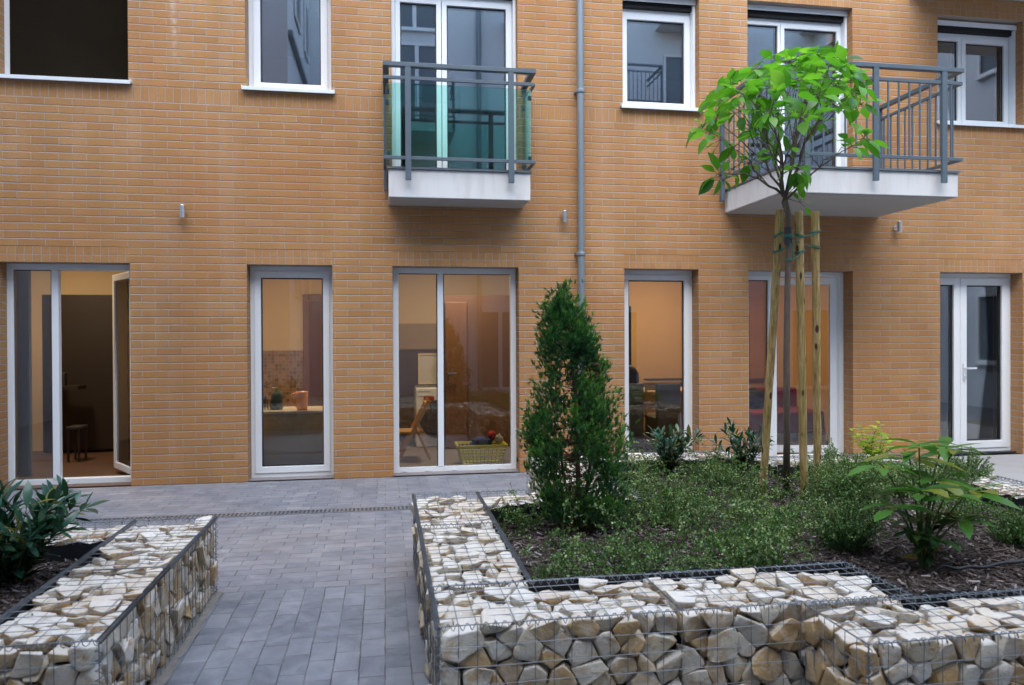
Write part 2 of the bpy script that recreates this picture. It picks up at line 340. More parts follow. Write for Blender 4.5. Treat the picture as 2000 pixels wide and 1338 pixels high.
# ================================================================== BRICK BUILDING
B=thing('apartment_building','long ochre brick apartment building with white framed doors and windows','building',(2.5,0,0))
HEAD=29*CRS
GO=[(-3.69,-2.49),(-1.38,-.53),(.084,1.43),(2.615,3.485),(4.08,5.39),(6.53,7.66)]     # ground openings
UP=[(-3.69,-2.49,4.0),(-1.38,-.53,4.0),(.084,1.43,3.175),(2.605,3.50,4.0),(4.08,5.39,3.135),(6.50,7.66,3.985)]
UH=69*CRS
xs=sorted(set([-6,12]+[a for o_ in GO for a in o_]+[a for o_ in UP for a in o_[:2]]))
zs=sorted(set([0,HEAD,HEAD+2*CRS,3.135,3.175,50*CRS,52*CRS,3.985,4.0,UH,UH+2*CRS,10.6]))
wall=MB()
for i in range(len(xs)-1):
    for j in range(len(zs)-1):
        x0,x1,z0,z1=xs[i],xs[i+1],zs[j],zs[j+1]; xm=(x0+x1)/2; zm=(z0+z1)/2
        if any(a<xm<b and zm<HEAD for a,b in GO): continue
        if any(a<xm<b and c<zm<UH for a,b,c in UP): continue
        sold=(50*CRS<zm<52*CRS) or (HEAD<zm<HEAD+2*CRS and any(a<xm<b for a,b in GO)) or (UH<zm<UH+2*CRS and any(a<xm<b for a,b,_ in UP))
        wall.cm=1 if sold else 0
        wall.quad((x0,0,z0),(x1,0,z0),(x1,0,z1),(x0,0,z1))
RD=.29
for a,b,c,h in [(a,b,0,HEAD) for a,b in GO]+[(a,b,c,UH) for a,b,c in UP]:
    wall.cm=0
    wall.quad((a,0,c),(a,0,h),(a,RD,h),(a,RD,c)); wall.quad((b,0,c),(b,RD,c),(b,RD,h),(b,0,h))
    wall.quad((a,0,h),(b,0,h),(b,RD,h),(a,RD,h)); wall.quad((a,0,c),(a,RD,c),(b,RD,c),(b,0,c))
wall.cm=0
wall.quad((-6,0,10.6),(12,0,10.6),(12,6,10.6),(-6,6,10.6)); wall.quad((-6,6,0),(-6,6,10.6),(12,6,10.6),(12,6,0))
wall.quad((-6,0,0),(-6,0,10.6),(-6,6,10.6),(-6,6,0)); wall.quad((12,0,0),(12,6,0),(12,6,10.6),(12,0,10.6))
wall.build('wall',[M['brick'],M['soldier']],B)

FY=.18
def ring_obj(name,parent,x0,x1,z0,z1,w_,y0,y1,mat=None,bev=.005,wt=None,wb=None,wl=None,wr=None):
    m=MB(); m.ring(x0,x1,z0,z1,wl or w_,wr or w_,wb or w_,wt or w_,y0,y1); return m.build(name,mat or M['pvc'],parent,bevel=bev,fix=True)
def pane(parent,x0,x1,z0,z1,y,mat):
    m=MB(); m.box(x0,x1,y,y+.022,z0,z1); return m.build('pane',mat,parent)
def window(kind,x0,x1,z0,z1,glass,sashes,frame=.05,mull=[],sill=None,top_extra=0,shutter=False):
    """sashes: list of (a,b,sashwidth or 0) glazed fields between a and b"""
    W=thing(kind,None,None,((x0+x1)/2,FY,z0)); W.parent=B; W.matrix_parent_inverse=Matrix.Translation(B.location).inverted()
    ft=z1-(0.115 if shutter else 0)
    ring_obj('frame',W,x0+.002,x1-.002,z0+.006,ft,frame,FY,FY+.07)
    for a in mull:
        m=MB(); m.box(a-.032,a+.032,FY-.004,FY+.066,z0+frame,ft-frame); m.build('mullion',M['pvc'],W,bevel=.004)
    for a,b,s in sashes:
        zz0,zz1=z0+frame-.004,ft-frame+.004
        if s: ring_obj('sash',W,a,b,zz0,zz1,s,FY-.012,FY+.058)
        m=MB(); k=max(s,.0); m.ring(a+k,b-k,zz0+k,zz1-k,.012,.012,.012,.012,FY+.012,FY+.03); m.build('gasket',M['rubber'],W,fix=True)
        pane(W,a+k+.004,b-k-.004,zz0+k+.004,zz1-k-.004,FY+.018,glass)
    if sill is not None:
        m=MB(); m.box(x0-.03,x1+.035,-.055,FY,z0-.004,z0+.010); m.box(x0-.03,x1+.035,-.057,-.049,z0-.026,z0+.011); m.box(x0-.032,x0-.024,-.056,.02,z0-.006,z0+.022); m.box(x1+.029,x1+.037,-.056,.02,z0-.006,z0+.022)
        m.build('sill',M['sillm'],W,bevel=.002)
    if shutter:
        m=MB(); m.box(x0+.003,x1-.003,.085,.10,z1-.062,z1-.004); m.build('shutter_fascia',M['pvc'],W,bevel=.003)
        m=MB(); m.box(x0+.004,x1-.004,.13,.25,z1-.115,z1-.05); m.build('shutter_slot',M['dark'],W)
        m=MB(); m.box(x0+.003,x0+.032,.10,FY,z0+.01,z1-.062); m.build('shutter_guide',M['pvc'],W,bevel=.003); m=MB(); m.box(x1-.032,x1-.003,.10,FY,z0+.01,z1-.062); m.build('shutter_guide',M['pvc'],W,bevel=.003)
    return W
# ground floor
G1,G2,G3,G4,G5,G6=GO
def lev(m_,a,z,y=FY-.03,flip=1):
    m_.box(a-.016,a+.016,y,y+.012,z-.10,z+.10); m_.box(a-.009,a+.009,y-.045,y,z+.03,z+.048); m_.box(min(a,a+flip*.12),max(a,a+flip*.12),y-.055,y-.038,z+.03,z+.048)
    m_.lathe([(.012,0),(.012,.012)],(a,y-.006,z-.06),10)
mx1=PY(108.5,700,FY).x
W1=window('patio_door',G1[0],G1[1],.0,HEAD,M['glass'],[(G1[0]+.05,mx1-.03,0)],frame=.062,mull=[mx1])
tag(W1,'white patio door with its right leaf standing open into the room')
# open leaf of the first door, hinged on the right, swung inwards
def leaf_open(parent,hx,hy,wd,z0,z1,ang,glass,side=-1):
    L=thing('door_leaf',None,None,(hx,hy,z0)); L.parent=parent
    L.matrix_parent_inverse=(Matrix.Translation(B.location)@B.matrix_parent_inverse.to_3x3().to_4x4()).inverted() if False else Matrix()
    return L
def leaf_mesh(name,parent,hx,hy,wd,z0,z1,ang,st,mat,inner=False):
    # closed leaf runs from the hinge (right) to the left (-x); it turns inwards (+y) by ang
    m=MB()
    if inner: m.box(-wd+st,-st,.018,.040,z0+st,z1-st)
    else: m.ring(-wd,0,z0,z1,st,st,st,st,0,.062)
    ca,sa=cos(-ang),sin(-ang)
    m.v=[(hx+x*ca-y*sa, hy+x*sa+y*ca, z) for x,y,z in m.v]
    return m.build(name,mat,parent,bevel=0 if inner else .005,fix=True)
wd1=G1[1]-.05-mx1-.03
L=leaf_mesh('door_leaf',W1,G1[1]-.06,FY+.05,wd1,.065,HEAD-.06,rad(57),.07,M['pvc'])
leaf_mesh('pane',W1,G1[1]-.06,FY+.05,wd1,.065,HEAD-.06,rad(57),.07,M['glass'],True)
W2=window('tall_window',G2[0],G2[1],.0,HEAD,M['glass'],[(G2[0]+.042,G2[1]-.042,.068)],frame=.058)
tag(W2,'single tall white window looking onto the kitchen counter')
mx3=PY(860.5,700,FY).x
W3=window('patio_window',G3[0],G3[1],.0,HEAD,M['glass'],[(G3[0]+.045,mx3-.03,0),(mx3+.03,G3[1]-.045,0)],frame=.062,mull=[mx3])
tag(W3,'two-pane white glazing with the washing machine behind it')
m=MB()
for px in (790,835,888,975): p=PY(px,920,FY); m.box(p.x-.02,p.x+.02,FY-.008,FY,.022,.034)
m.build('drain_cap',M['sillm'],W3)
W4=window('tall_window',G4[0],G4[1],.0,HEAD,M['glass'],[(G4[0]+.042,G4[1]-.042,.062)],frame=.058)
tag(W4,'tall white window in front of the dining chairs')
mx5=PY(1512,700,FY).x
W5=window('patio_door',G5[0],G5[1],.0,HEAD,M['glass'],[(G5[0]+.042,mx5-.03,.05)],frame=.055,mull=[mx5])
tag(W5,'white patio door ajar behind the staked tree')
wd5=G5[1]-.055-mx5-.035
leaf_mesh('door_leaf',W5,G5[1]-.05,FY+.05,wd5,.06,HEAD-.055,rad(13),.088,M['pvc'])
leaf_mesh('pane',W5,G5[1]-.05,FY+.05,wd5,.06,HEAD-.055,rad(13),.088,M['glass'],True)
mx6=PY(1874,700,FY).x
W6=window('patio_door',G6[0],G6[1],.02,HEAD,M['glass'],[(G6[0]+.045,mx6-.002,.085),(mx6+.002,G6[1]-.045,.09)],frame=.058)
tag(W6,'closed white double door with a lever handle')
m=MB(); lev(m,mx6+.05,1.02); m.build('handle',M['handle'],W6,bevel=.002)
m=MB(); m.box(G6[0],G6[1],.10,FY+.01,.012,.030); m.build('threshold',M['rubber'],W6)
# upper floor
U1,U2,U3,U4,U5,U6=UP
WU1=window('upper_window',U1[0],U1[1],U1[2],UH,M['glass_up'],[],frame=.06,sill=1)
m=MB(); m.box(U1[0]+.062,U1[1]-.008,FY-.02,FY-.012,U1[2]+.03,UH-.06); m.build('dark_screen',M['screen'],WU1)
tag(WU1,'upper window covered by a dark screen')
WU2=window('upper_window',U2[0],U2[1],U2[2],UH,M['glass_up'],[(U2[0]+.05,U2[1]-.045,.072)],frame=.058,sill=1)
mxu3=PY(862,60,FY).x
WU3=window('balcony_door',U3[0],U3[1],U3[2],UH,M['glass_up'],[(U3[0]+.045,mxu3-.003,.052),(mxu3+.003,U3[1]-.045,.055)],frame=.055,shutter=True)
WU4=window('upper_window',U4[0],U4[1],U4[2],UH,M['glass_up'],[(U4[0]+.042,U4[1]-.042,.065)],frame=.058,sill=1,shutter=True)
mxu5=PY(1523,60,FY).x
WU5=window('balcony_door',U5[0],U5[1],U5[2],UH,M['glass_up'],[(U5[0]+.045,mxu5-.003,.03),(mxu5+.003,U5[1]-.045,.05)],frame=.055,shutter=True)
mxu6=PY(1876,130,FY).x
WU6=window('upper_window',U6[0],U6[1],U6[2],UH-.02,M['glass_up'],[(U6[0]+.045,mxu6-.003,.045),(mxu6+.003,U6[1]-.045,.06)],frame=.055,sill=1,shutter=True)

# downpipe
m=MB(); PX=2.105
m.tube([(PX,-.075,z) for z in (.02,.8,1.6,2.375,3.3,4.2,5.2,6.4,9.3)],[.038]*9,16)
DP=m.build('downpipe',M['zinc'],B,smooth=True)
for z in (2.36,4.12,5.9):
    m=MB(); m.lathe([(.043,-.02),(.047,-.012),(.047,.012),(.043,.02)],(PX,-.075,z),16); m.box(PX-.055,PX-.035,-.08,-.0,z-.008,z+.008); m.box(PX-.06,PX+.06,-.006,.002,z-.012,z+.012); m.build('collar',M['zinc'],DP)

# ---- balconies
def sub(name,parent,loc):
    t=thing(name,None,None,loc); t.parent=parent; t.matrix_parent_inverse=Matrix.Translation(parent.location).inverted(); return t
BA=sub('french_balcony',B,(.76,-.2,2.85)); tag(BA,'small balcony with green glass panels over the brick wall')
x0,x1,dp,zb,zt=.047,1.475,.45,2.855,3.135
m=MB(); m.box(x0,x1,-dp,.0,zb+.002,zt); m.build('slab',M['plaster'],BA,bevel=.006)
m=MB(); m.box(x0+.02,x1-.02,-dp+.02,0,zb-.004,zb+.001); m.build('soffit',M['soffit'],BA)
m=MB(); m.box(x0-.012,x1+.012,-dp-.02,.0,zt+.001,zt+.022); m.build('flashing',M['flash'],BA)
def rail_frame(p,parent,x0,x1,yf,ztop,zmid,zbot,zpost,posts,th=.04):
    m=MB()
    m.bar((x0,yf,ztop),(x1,yf,ztop),.06,.042); m.bar((x0+.03,yf+.03,ztop),(x0+.03,-.01,ztop),.06,.042); m.bar((x1-.03,yf+.03,ztop),(x1-.03,-.01,ztop),.06,.042)
    m.build('handrail',M['rail'],parent,bevel=.003)
    for z,n_ in ((zmid,'rail'),(zbot,'rail')):
        m=MB(); m.bar((x0+.005,yf,z),(x1-.005,yf,z),.022,.032); m.bar((x0+.015,yf+.011,z),(x0+.015,-.005,z),.022,.032); m.bar((x1-.015,yf+.011,z),(x1-.015,-.005,z),.022,.032); m.build(n_,M['rail'],parent,bevel=.002)
    for x,y in posts:
        m=MB(); m.bar((x,y,zpost),(x,y,ztop-.02),.05,.03) if False else m.box(x-.028,x+.028,y-.018,y+.012,zpost,ztop-.021); m.build('post',M['rail'],parent,bevel=.002)
yf=-dp-.06
pa=PY(797,250,yf).x; pb=PY(998,250,yf).x; xl=PY(748,250,yf).x+.0; xr=PY(1046,150,yf).x
z_top=PY(900,133,yf).z; z_mid=PY(900,158,yf).z; z_bot=PY(900,312,yf).z; z_post=PY(797,352,yf).z
rail_frame(None,BA,xl,xr,yf,z_top,z_mid,z_bot,z_post,[(pa,yf-.01),(pb,yf-.01)])
for x in (xl+.02,xr-.025):
    m=MB(); m.box(x-.014,x+.014,-.075,-.03,z_post-.02,z_top-.021); m.build('post',M['rail'],BA,bevel=.002)
gz0,gz1=z_bot-.015,PY(900,166,yf).z
m=MB(); m.box(xl+.05,xr-.05,yf+.03,yf+.040,gz0+.03,gz1); m.build('glass_panel',M['glass_green'],BA)
m=MB(); m.box(xr-.05,xr-.04,yf+.05,-.02,gz0+.03,gz1); m.build('glass_panel',M['glass_green'],BA)
m=MB(); m.box(xl+.04,xl+.05,yf+.05,-.02,gz0+.03,gz1); m.build('glass_panel',M['glass_green'],BA)
m=MB()
for x in (xl+.045,xr-.045):
    for y in (yf+.09,-.06):
        for z in (gz0+.07,gz1-.07): m.box(x-.018,x+.018,y-.015,y+.015,z-.02,z+.02)
m.build('glass_clamp',M['rail'],BA)

BB=sub('balcony',B,(4.75,-.6,2.85)); tag(BB,'wide balcony with vertical bar railing behind the tree crown')
x0,x1,dp,zb,zt=3.80,5.715,1.25,2.855,3.095
m=MB(); m.box(x0,x1,-dp,.0,zb+.002,zt); m.build('slab',M['plaster'],BB,bevel=.006)
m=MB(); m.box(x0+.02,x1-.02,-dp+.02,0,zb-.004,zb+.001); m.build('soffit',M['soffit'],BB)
m=MB(); m.box(x0-.012,x1+.012,-dp-.02,.0,zt+.001,zt+.022); m.build('flashing',M['flash'],BB)
yf=-dp-.06
xr=PY(1880,140,yf).x; xl=3.72
z_top=PY(1780,133,yf).z; z_mid=PY(1780,158,yf).z; z_bot=PY(1780,308,yf).z; z_post=PY(1845,358,yf).z
pp=[(PY(1709,250,yf).x,yf-.01),(PY(1842,250,yf).x,yf-.01),(PY(1575,250,yf).x,yf-.01)]
rail_frame(None,BB,xl,xr,yf,z_top,z_mid,z_bot,z_post,pp)
for x in (xl+.02,xr-.025):
    for y in (-.06,) : 
        m=MB(); m.box(x-.02,x+.02,y-.03,y+.02,z_post,z_top-.021); m.build('post',M['rail'],BB,bevel=.002)
n_=17
for i in range(1,n_):
    x=xl+.015+(xr-xl-.03)*i/n_
    m=MB(); m.box(x-.008,x+.008,yf-.006,yf+.006,z_bot+.016,z_mid-.016); m.build('baluster',M['rail'],BB)
for x in (xl+.015,xr-.015):
    for i in range(1,11):
        y=yf+(-.01-yf)*i/11.
        m=MB(); m.box(x-.006,x+.006,y-.008,y+.008,z_bot+.016,z_mid-.016); m.build('baluster',M['rail'],BB)
# balcony above the right-hand window: only its wall edge shows
BC=sub('balcony',B,(7.4,-.6,5.5)); tag(BC,'pale balcony slab cut by the top right corner of the picture')
zz=PY(1990,2,0).z
m=MB(); m.box(6.1,9.2,-1.25,0,zz,zz+.24); m.build('slab',M['plaster'],BC,bevel=.006)

# ---- rooms behind the glass
M['beige']=simple('beige_wall_paint',(.58,.46,.30),.9,.05,1.5)
M['tan']=simple('orange_tan_wall_paint',(.50,.30,.11),.9,.08,1.2)
M['tan2']=simple('terracotta_wall_paint',(.48,.24,.09),.9,.2,5)
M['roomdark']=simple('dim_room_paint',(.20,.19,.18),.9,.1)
M['floorw']=simple('brown_floorboards',(.10,.055,.032),.5,.35,3)
M['floorg']=simple('grey_floor_tiles',(.22,.19,.185),.5,.15,3)
M['white_in']=simple('white_enamel',(.72,.72,.72),.35,.03)
M['brownwood']=simple('brown_door_wood',(.16,.075,.03),.5,.3,14)
M['lightwood']=simple('pale_wood',(.52,.30,.12),.5,.2,14)
M['darkpanel']=simple('dark_brown_panel',(.016,.011,.008),.6,.2,2)
M['redbrown']=simple('redbrown_wall',(.13,.068,.035),.85,.15,2)
def tile_mat():
    n=N('brown_mosaic_tiles'); b=n.n('TexBrick'); P=n.pos(); n.l(n.map(P,(1,1,1),(rad(90),0,0)),b.inputs['Vector'])
    for k,v in (('Scale',1),('Mortar Size',.003),('Brick Width',.05),('Row Height',.05)): b.inputs[k].default_value=v
    b.inputs['Color1'].default_value=(.14,.08,.05,1); b.inputs['Color2'].default_value=(.32,.20,.12,1); b.inputs['Mortar'].default_value=(.3,.25,.2,1); b.offset=0
    return n.done(b.outputs['Color'],.35)
M['tiles']=tile_mat()
def room(x0,x1,yb,z0,z1,wallm,floorm,label=None):
    m=MB()
    m.cm=0
    m.quad((x0,.004,z0),(x0,.004,z1),(x0,yb,z1),(x0,yb,z0)); m.quad((x1,.004,z0),(x1,yb,z0),(x1,yb,z1),(x1,.004,z1))
    m.quad((x0,yb,z0),(x0,yb,z1),(x1,yb,z1),(x1,yb,z0)); m.quad((x0,.004,z1),(x1,.004,z1),(x1,yb,z1),(x0,yb,z1))
    m.cm=1; m.quad((x0,.004,z0),(x0,yb,z0),(x1,yb,z0),(x1,.004,z0))
    return m.build('room',[wallm,floorm],B)
room(-5.6,-2.06,2.7,.012,2.75,M['beige'],M['floorw'])
room(-2.0,-.28,3.2,.012,2.75,M['beige'],M['floorg'])
room(-.22,2.25,3.0,.012,2.75,M['beige'],M['floorg'])
room(2.31,6.02,3.3,.012,2.75,M['tan'],M['floorw'])
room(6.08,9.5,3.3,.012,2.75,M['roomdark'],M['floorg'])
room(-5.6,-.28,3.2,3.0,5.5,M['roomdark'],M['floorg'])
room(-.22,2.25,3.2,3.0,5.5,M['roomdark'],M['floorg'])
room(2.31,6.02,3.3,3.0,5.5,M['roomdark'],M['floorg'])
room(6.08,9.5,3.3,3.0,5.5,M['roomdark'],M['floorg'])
def ceiling_lamp(x,y,power,col,label):
    T=thing('ceiling_lamp',label,'lamp',(x,y,2.745),'lamps on the ceilings of the lit rooms')
    m=MB(); m.lathe([(.02,0),(.16,-.01),(.17,-.04),(.15,-.06)],(x,y,2.745),20); m.build('lamp_body',M['white_in'],T,smooth=True)
    l=bpy.data.lights.new('lamp_light','AREA'); l.shape='DISK'; l.size=.3; l.energy=power; l.color=col
    lo=link(bpy.data.objects.new('lamp_light',l)); lo.location=(0,0,-.075); lo.parent=T
WARM=(1,.74,.46)
ceiling_lamp(-3.9,1.2,6.5,WARM,'round ceiling lamp in the room behind the open patio door')
ceiling_lamp(-1.2,1.1,8,WARM,'round ceiling lamp in the kitchen behind the single tall window')
ceiling_lamp(.9,1.3,7,WARM,'round ceiling lamp in the laundry room')
ceiling_lamp(4.0,1.9,9.5,WARM,'round ceiling lamp over the dining table')

def boxpx(m_,px0,px1,py0,py1,Y,th,tint=.5):
    a=PY(px0,py1,Y); b=PY(px1,py0,Y); m_.box(a.x,b.x,Y,Y+th,max(a.z,.014),b.z,tint); return a,b
# room one: near-black panel painted as an unlit doorway, pale curtain, shelf
T=thing('dark_doorway','tall near-black panel for the unlit doorway seen through the open patio door','dark_doorway',(PY(172,880,2.55).x,2.6,.014))
m=MB(); boxpx(m,84,227,576,884,2.45,.24); m.build('carcass',M['darkpanel'],T,bevel=.005)
m=MB(); boxpx(m,118,226,580,880,2.42,.025); m.build('door',M['darkpanel'],T,bevel=.004)
T=thing('curtain','pale grey curtain hanging at the left of the open patio door','curtain',(PY(44,900,.5).x,.5,.03))
m=MB(); xa=PY(26,900,.5).x; xb=PY(62,900,.5).x; nn=40
pts=[(xa+(xb-xa)*i/nn,.5+.02*sin(i*1.3),0) for i in range(nn+1)]
for a,b in zip(pts,pts[1:]): m.quad((a[0],a[1],.04),(b[0],b[1],.04),(b[0],b[1],2.5),(a[0],a[1],2.5))
m.build('fabric',simple('grey_curtain',(.36,.37,.35),.9,.05),T,smooth=True)
m=MB(); m.tube([(xa-.1,.5,2.51),(xb+.1,.5,2.51)],.012,8); m.build('rod',M['steel'],T)
T=thing('wall_shelf','small dark wall shelf with things on it beside the open leaf','shelf',(PY(135,758,1.9).x,2,.9))
m=MB(); boxpx(m,88,152,754,762,2.0,.25); m.build('board',M['darkpanel'],T)
m=MB(); boxpx(m,96,112,700,753,2.05,.12); boxpx(m,118,126,728,753,2.1,.08); m.build('bottle',M['rubber'],T,bevel=.01)
T=thing('stool','dark low stool on the floor behind the open patio door','stool',(PY(140,860,1.7).x,1.7,.02))
a=PY(128,836,1.6); b=PY(156,836,1.6)
m=MB(); m.box(a.x,b.x,1.6,1.85,a.z-.02,a.z+.01); m.build('seat',M['rubber'],T,bevel=.004)
for x in (a.x+.01,b.x-.03):
    for y in (1.61,1.82):
        m=MB(); m.box(x,x+.02,y,y+.02,.014,a.z-.021); m.build('leg',M['darkpanel'],T)
# kitchen
T=thing('kitchen_counter','kitchen counter with a pale top behind the single tall window','counter',(-1.05,.6,.014))
zt_=PY(575,803,.36).z
m=MB(); m.box(-1.75,-.45,.36,.95,zt_-.03,zt_); m.build('worktop',simple('pale_worktop',(.55,.5,.44),.35,.1),T,bevel=.004)
m=MB(); m.box(-1.72,-.46,.40,.93,.10,zt_-.031); m.build('cabinet',simple('greybrown_cabinet',(.5,.37,.24),.5,.12,3),T,bevel=.003)
m=MB(); m.box(-1.72,-.46,.385,.399,zt_-.21,zt_-.035); m.build('drawer',simple('brown_drawer',(.42,.27,.12),.45,.15,3),T,bevel=.003)
m=MB(); m.box(-1.70,-.48,.46,.90,.014,.099); m.build('plinth',M['darkpanel'],T)
m=MB(); a,b=boxpx(m,440,650,684,830,3.16,.03); o=m.build('splashback',M['tiles'],B)
m=MB(); boxpx(m,593,660,575,900,3.10,.06); o=m.build('door_frame',M['brownwood'],B,bevel=.01)
m=MB(); boxpx(m,606,655,588,900,3.07,.03); o=m.build('inner_door',simple('dark_red_door',(.10,.038,.018),.4,.3,6),B,bevel=.005)
c=PY(590,800,.50); c.z=zt_
T=thing('jug','orange jug with a loop handle standing on the kitchen counter','jug',c)
m=MB(); m.lathe([(.052,0),(.056,.01),(.060,.09),(.064,.17),(.066,.20),(.058,.198),(.052,.19)],c,24); J=m.build('body',simple('orange_plastic',(.78,.30,.07),.3,.05),T,smooth=True)
m=MB(); m.tube([(c.x-.058,c.y,c.z+.18),(c.x-.10,c.y,c.z+.175),(c.x-.122,c.y,c.z+.13),(c.x-.112,c.y,c.z+.07),(c.x-.055,c.y,c.z+.035)],.011,8); m.build('handle',bpy.data.materials['orange_plastic'],T,smooth=True)
c=PY(541,800,.62); c.z=zt_
T=thing('soap_bottle','dark teal bottle with a pump standing left of the orange jug','bottle',c)
m=MB(); m.lathe([(.06,0),(.065,.01),(.065,.15),(.045,.19),(.02,.205),(.018,.23)],c,20); m.build('body',simple('dark_teal',(.03,.07,.08),.3,.1),T,smooth=True)
m=MB(); m.box(c.x-.05,c.x+.012,c.y-.01,c.y+.01,c.z+.235,c.z+.25); m.box(c.x-.008,c.x+.008,c.y-.008,c.y+.008,c.z+.231,c.z+.236); m.build('pump',M['steel'],T)
c=PY(522,800,.55); c.z=zt_
T=thing('dish_rack','dark wire dish rack with plates at the left end of the counter','rack',c)
m=MB()
for i in range(7): x=c.x-.10+i*.03; m.tube([(x,c.y-.08,c.z+.01),(x,c.y-.08,c.z+.11),(x,c.y+.08,c.z+.11),(x,c.y+.08,c.z+.01)],.003,5)
m.tube([(c.x-.11,c.y-.08,c.z+.02),(c.x+.10,c.y-.08,c.z+.02)],.004,5); m.tube([(c.x-.11,c.y+.08,c.z+.02),(c.x+.10,c.y+.08,c.z+.02)],.004,5); m.build('wires',M['rubber'],T)
m=MB()
for i in range(3):
    x=c.x-.085+i*.03; m.tube([(x,c.y,c.z+.09),(x+.006,c.y,c.z+.09)],.075,18)
m.build('plate',M['rubber'],T)
# laundry room
WY=2.0
T=thing('washing_machine','white front loading washing machine behind the two-pane glazing','washing machine',(PY(855,880,WY).x,WY,.014))
a=PY(813,890,WY); b=PY(905,757,WY); a.z=.02
m=MB(); m.box(a.x,b.x,WY,WY+.55,.02,b.z); m.build('cabinet',M['white_in'],T,bevel=.012)
m=MB(); c=V(((a.x+b.x)/2-.015,WY,(a.z+b.z)/2+.02))
cen=PY(856,818,WY); rr=(PY(893,818,WY).x-cen.x)
prof=[(rr*.78,.0),(rr,.012),(rr,.035),(rr*.80,.045)]
def lathe_y(m_,prof,c,n=28):   # axis towards -y
    vs=[(c[0]+r*cos(2*pi*k/n), c[1]-z, c[2]+r*sin(2*pi*k/n)) for r,z in prof for k in range(n)]
    fs=[(i*n+k,(i+1)*n+k,(i+1)*n+(k+1)%n,i*n+(k+1)%n) for i in range(len(prof)-1) for k in range(n)]+[tuple(range((len(prof)-1)*n,len(prof)*n))]
    m_.add(vs,fs)
lathe_y(m,prof,cen); m.build('drum_door',M['rubber'],T,smooth=False,fix=True)
m=MB(); m.ring(a.x+.02,a.x+.2,b.z-.10,b.z-.03,.006,.006,.006,.006,WY-.006,WY-.001); m.build('detergent_drawer',M['white_in'],T,fix=True)
m=MB(); m.box(a.x+.10,a.x+.24,WY-.004,WY-.001,b.z-.17,b.z-.11); m.build('sticker',simple('red_sticker',(.35,.03,.02),.4,.1),T)
T=thing('framed_board','cream framed white board standing on the washing machine','board',PY(840,756,2.15))
m=MB(); a=PY(817,752,2.15); b=PY(872,690,2.15); m.ring(a.x,b.x,a.z+.01,b.z,.018,.018,.018,.018,2.14,2.17); m.build('frame',simple('cream_frame',(.62,.50,.26),.5,.05),T,fix=True)
m=MB(); m.box(a.x+.017,b.x-.017,2.15,2.165,a.z+.026,b.z-.017); m.build('board',simple('grey_white_board',(.48,.45,.40),.5,.05),T)
m=MB(); boxpx(m,745,866,632,683,2.96,.04); m.build('wall_band',simple('greybrown_band',(.30,.22,.13),.6,.1),B)
m=MB(); boxpx(m,745,866,684,900,2.97,.03); m.build('wainscot',simple('dark_greybrown_panel',(.09,.06,.04),.6,.2),B)
m=MB(); boxpx(m,869,1030,577,900,1.84,.06); m.build('wall_panel',M['redbrown'],B)
ID=None
m=MB(); boxpx(m,871,912,590,876,1.80,.035); ID=m.build('inner_door',M['brownwood'],B,bevel=.005)
p=PY(878,729,1.75); m=MB(); m.box(p.x-.02,p.x+.09,1.74,1.755,p.z-.01,p.z+.01); m.box(p.x-.02,p.x,1.75,1.80,p.z-.01,p.z+.01); m.build('handle',M['steel'],ID)
# folding chair
T=thing('folding_chair','wooden folding chair in front of the washing machine','chair',(PY(805,900,1.0).x,1.0,.014))
CY=.9
def P2(px,py,Y): p=PY(px,py,Y); return p
for dy in (0,.36):
    m=MB(); a=P2(838,782,CY); b=P2(778,895,CY-.0); m.bar((a.x,CY+dy,a.z),(b.x,CY+dy,.03),.028,.045); m.build('leg',M['lightwood'],T,bevel=.004)
    m=MB(); a=P2(812,838,CY); b=P2(840,900,CY); m.bar((a.x,CY+dy+.03,a.z),(b.x,CY+dy+.03,.03),.028,.04); m.build('leg',M['lightwood'],T,bevel=.004)
a=P2(778,846,CY); b=P2(828,846,CY)
m=MB(); m.box(a.x,b.x,CY+.01,CY+.38,a.z-.012,a.z+.012); m.build('seat',M['lightwood'],T,bevel=.004)
a=P2(836,790,CY); m=MB(); m.box(a.x-.035,a.x+.02,CY+.02,CY+.37,a.z-.06,a.z+.02); m.build('backrest',M['lightwood'],T,bevel=.004)
# laundry basket
BYc=.62
a=PY(893,868,BYc); b=PY(985,868,BYc); cx=(a.x+b.x)/2; hw=(b.x-a.x)/2; hz=PY(940,868,BYc).z
T=thing('laundry_basket','yellow-green plastic laundry basket full of washing behind the glass','basket',(cx,BYc,.014))
m=MB(); bw=hw*.80; d1,d2=.17,.14; n_c=11; n_r=6
def bface(f):   # perforated side: a grid of bars
    for i in range(n_c+1): m.tube([f(i/n_c,0),f(i/n_c,1)],.0075,4)
    for j in range(n_r+1): m.tube([f(0,j/n_r),f(1,j/n_r)],.0075,4)
zb_=.016
def side(sx):
    return lambda u,v: (cx+sx*(bw+(hw-bw)*v), BYc+(-1+2*u)*(d2+(d1-d2)*v), zb_+(hz-zb_)*v)
def front(sy):
    return lambda u,v: (cx+(-1+2*u)*(bw+(hw-bw)*v), BYc+sy*(d2+(d1-d2)*v), zb_+(hz-zb_)*v)
for s in (-1,1): bface(side(s)); bface(front(s))
m.box(cx-bw,cx+bw,BYc-d2,BYc+d2,zb_-.001,zb_+.01)
BM=simple('olive_yellow_plastic',(.66,.64,.10),.4,.05); m.build('basket_body',BM,T)
m=MB(); 
for sgn in (-1,1):
    m.bar((cx-hw-.012,BYc+sgn*(d1+.008),hz),(cx+hw+.012,BYc+sgn*(d1+.008),hz),.022,.03); m.bar((cx+sgn*(hw+.005),BYc-d1,hz),(cx+sgn*(hw+.005),BYc+d1,hz),.022,.03)
m.build('rim',BM,T,bevel=.004)
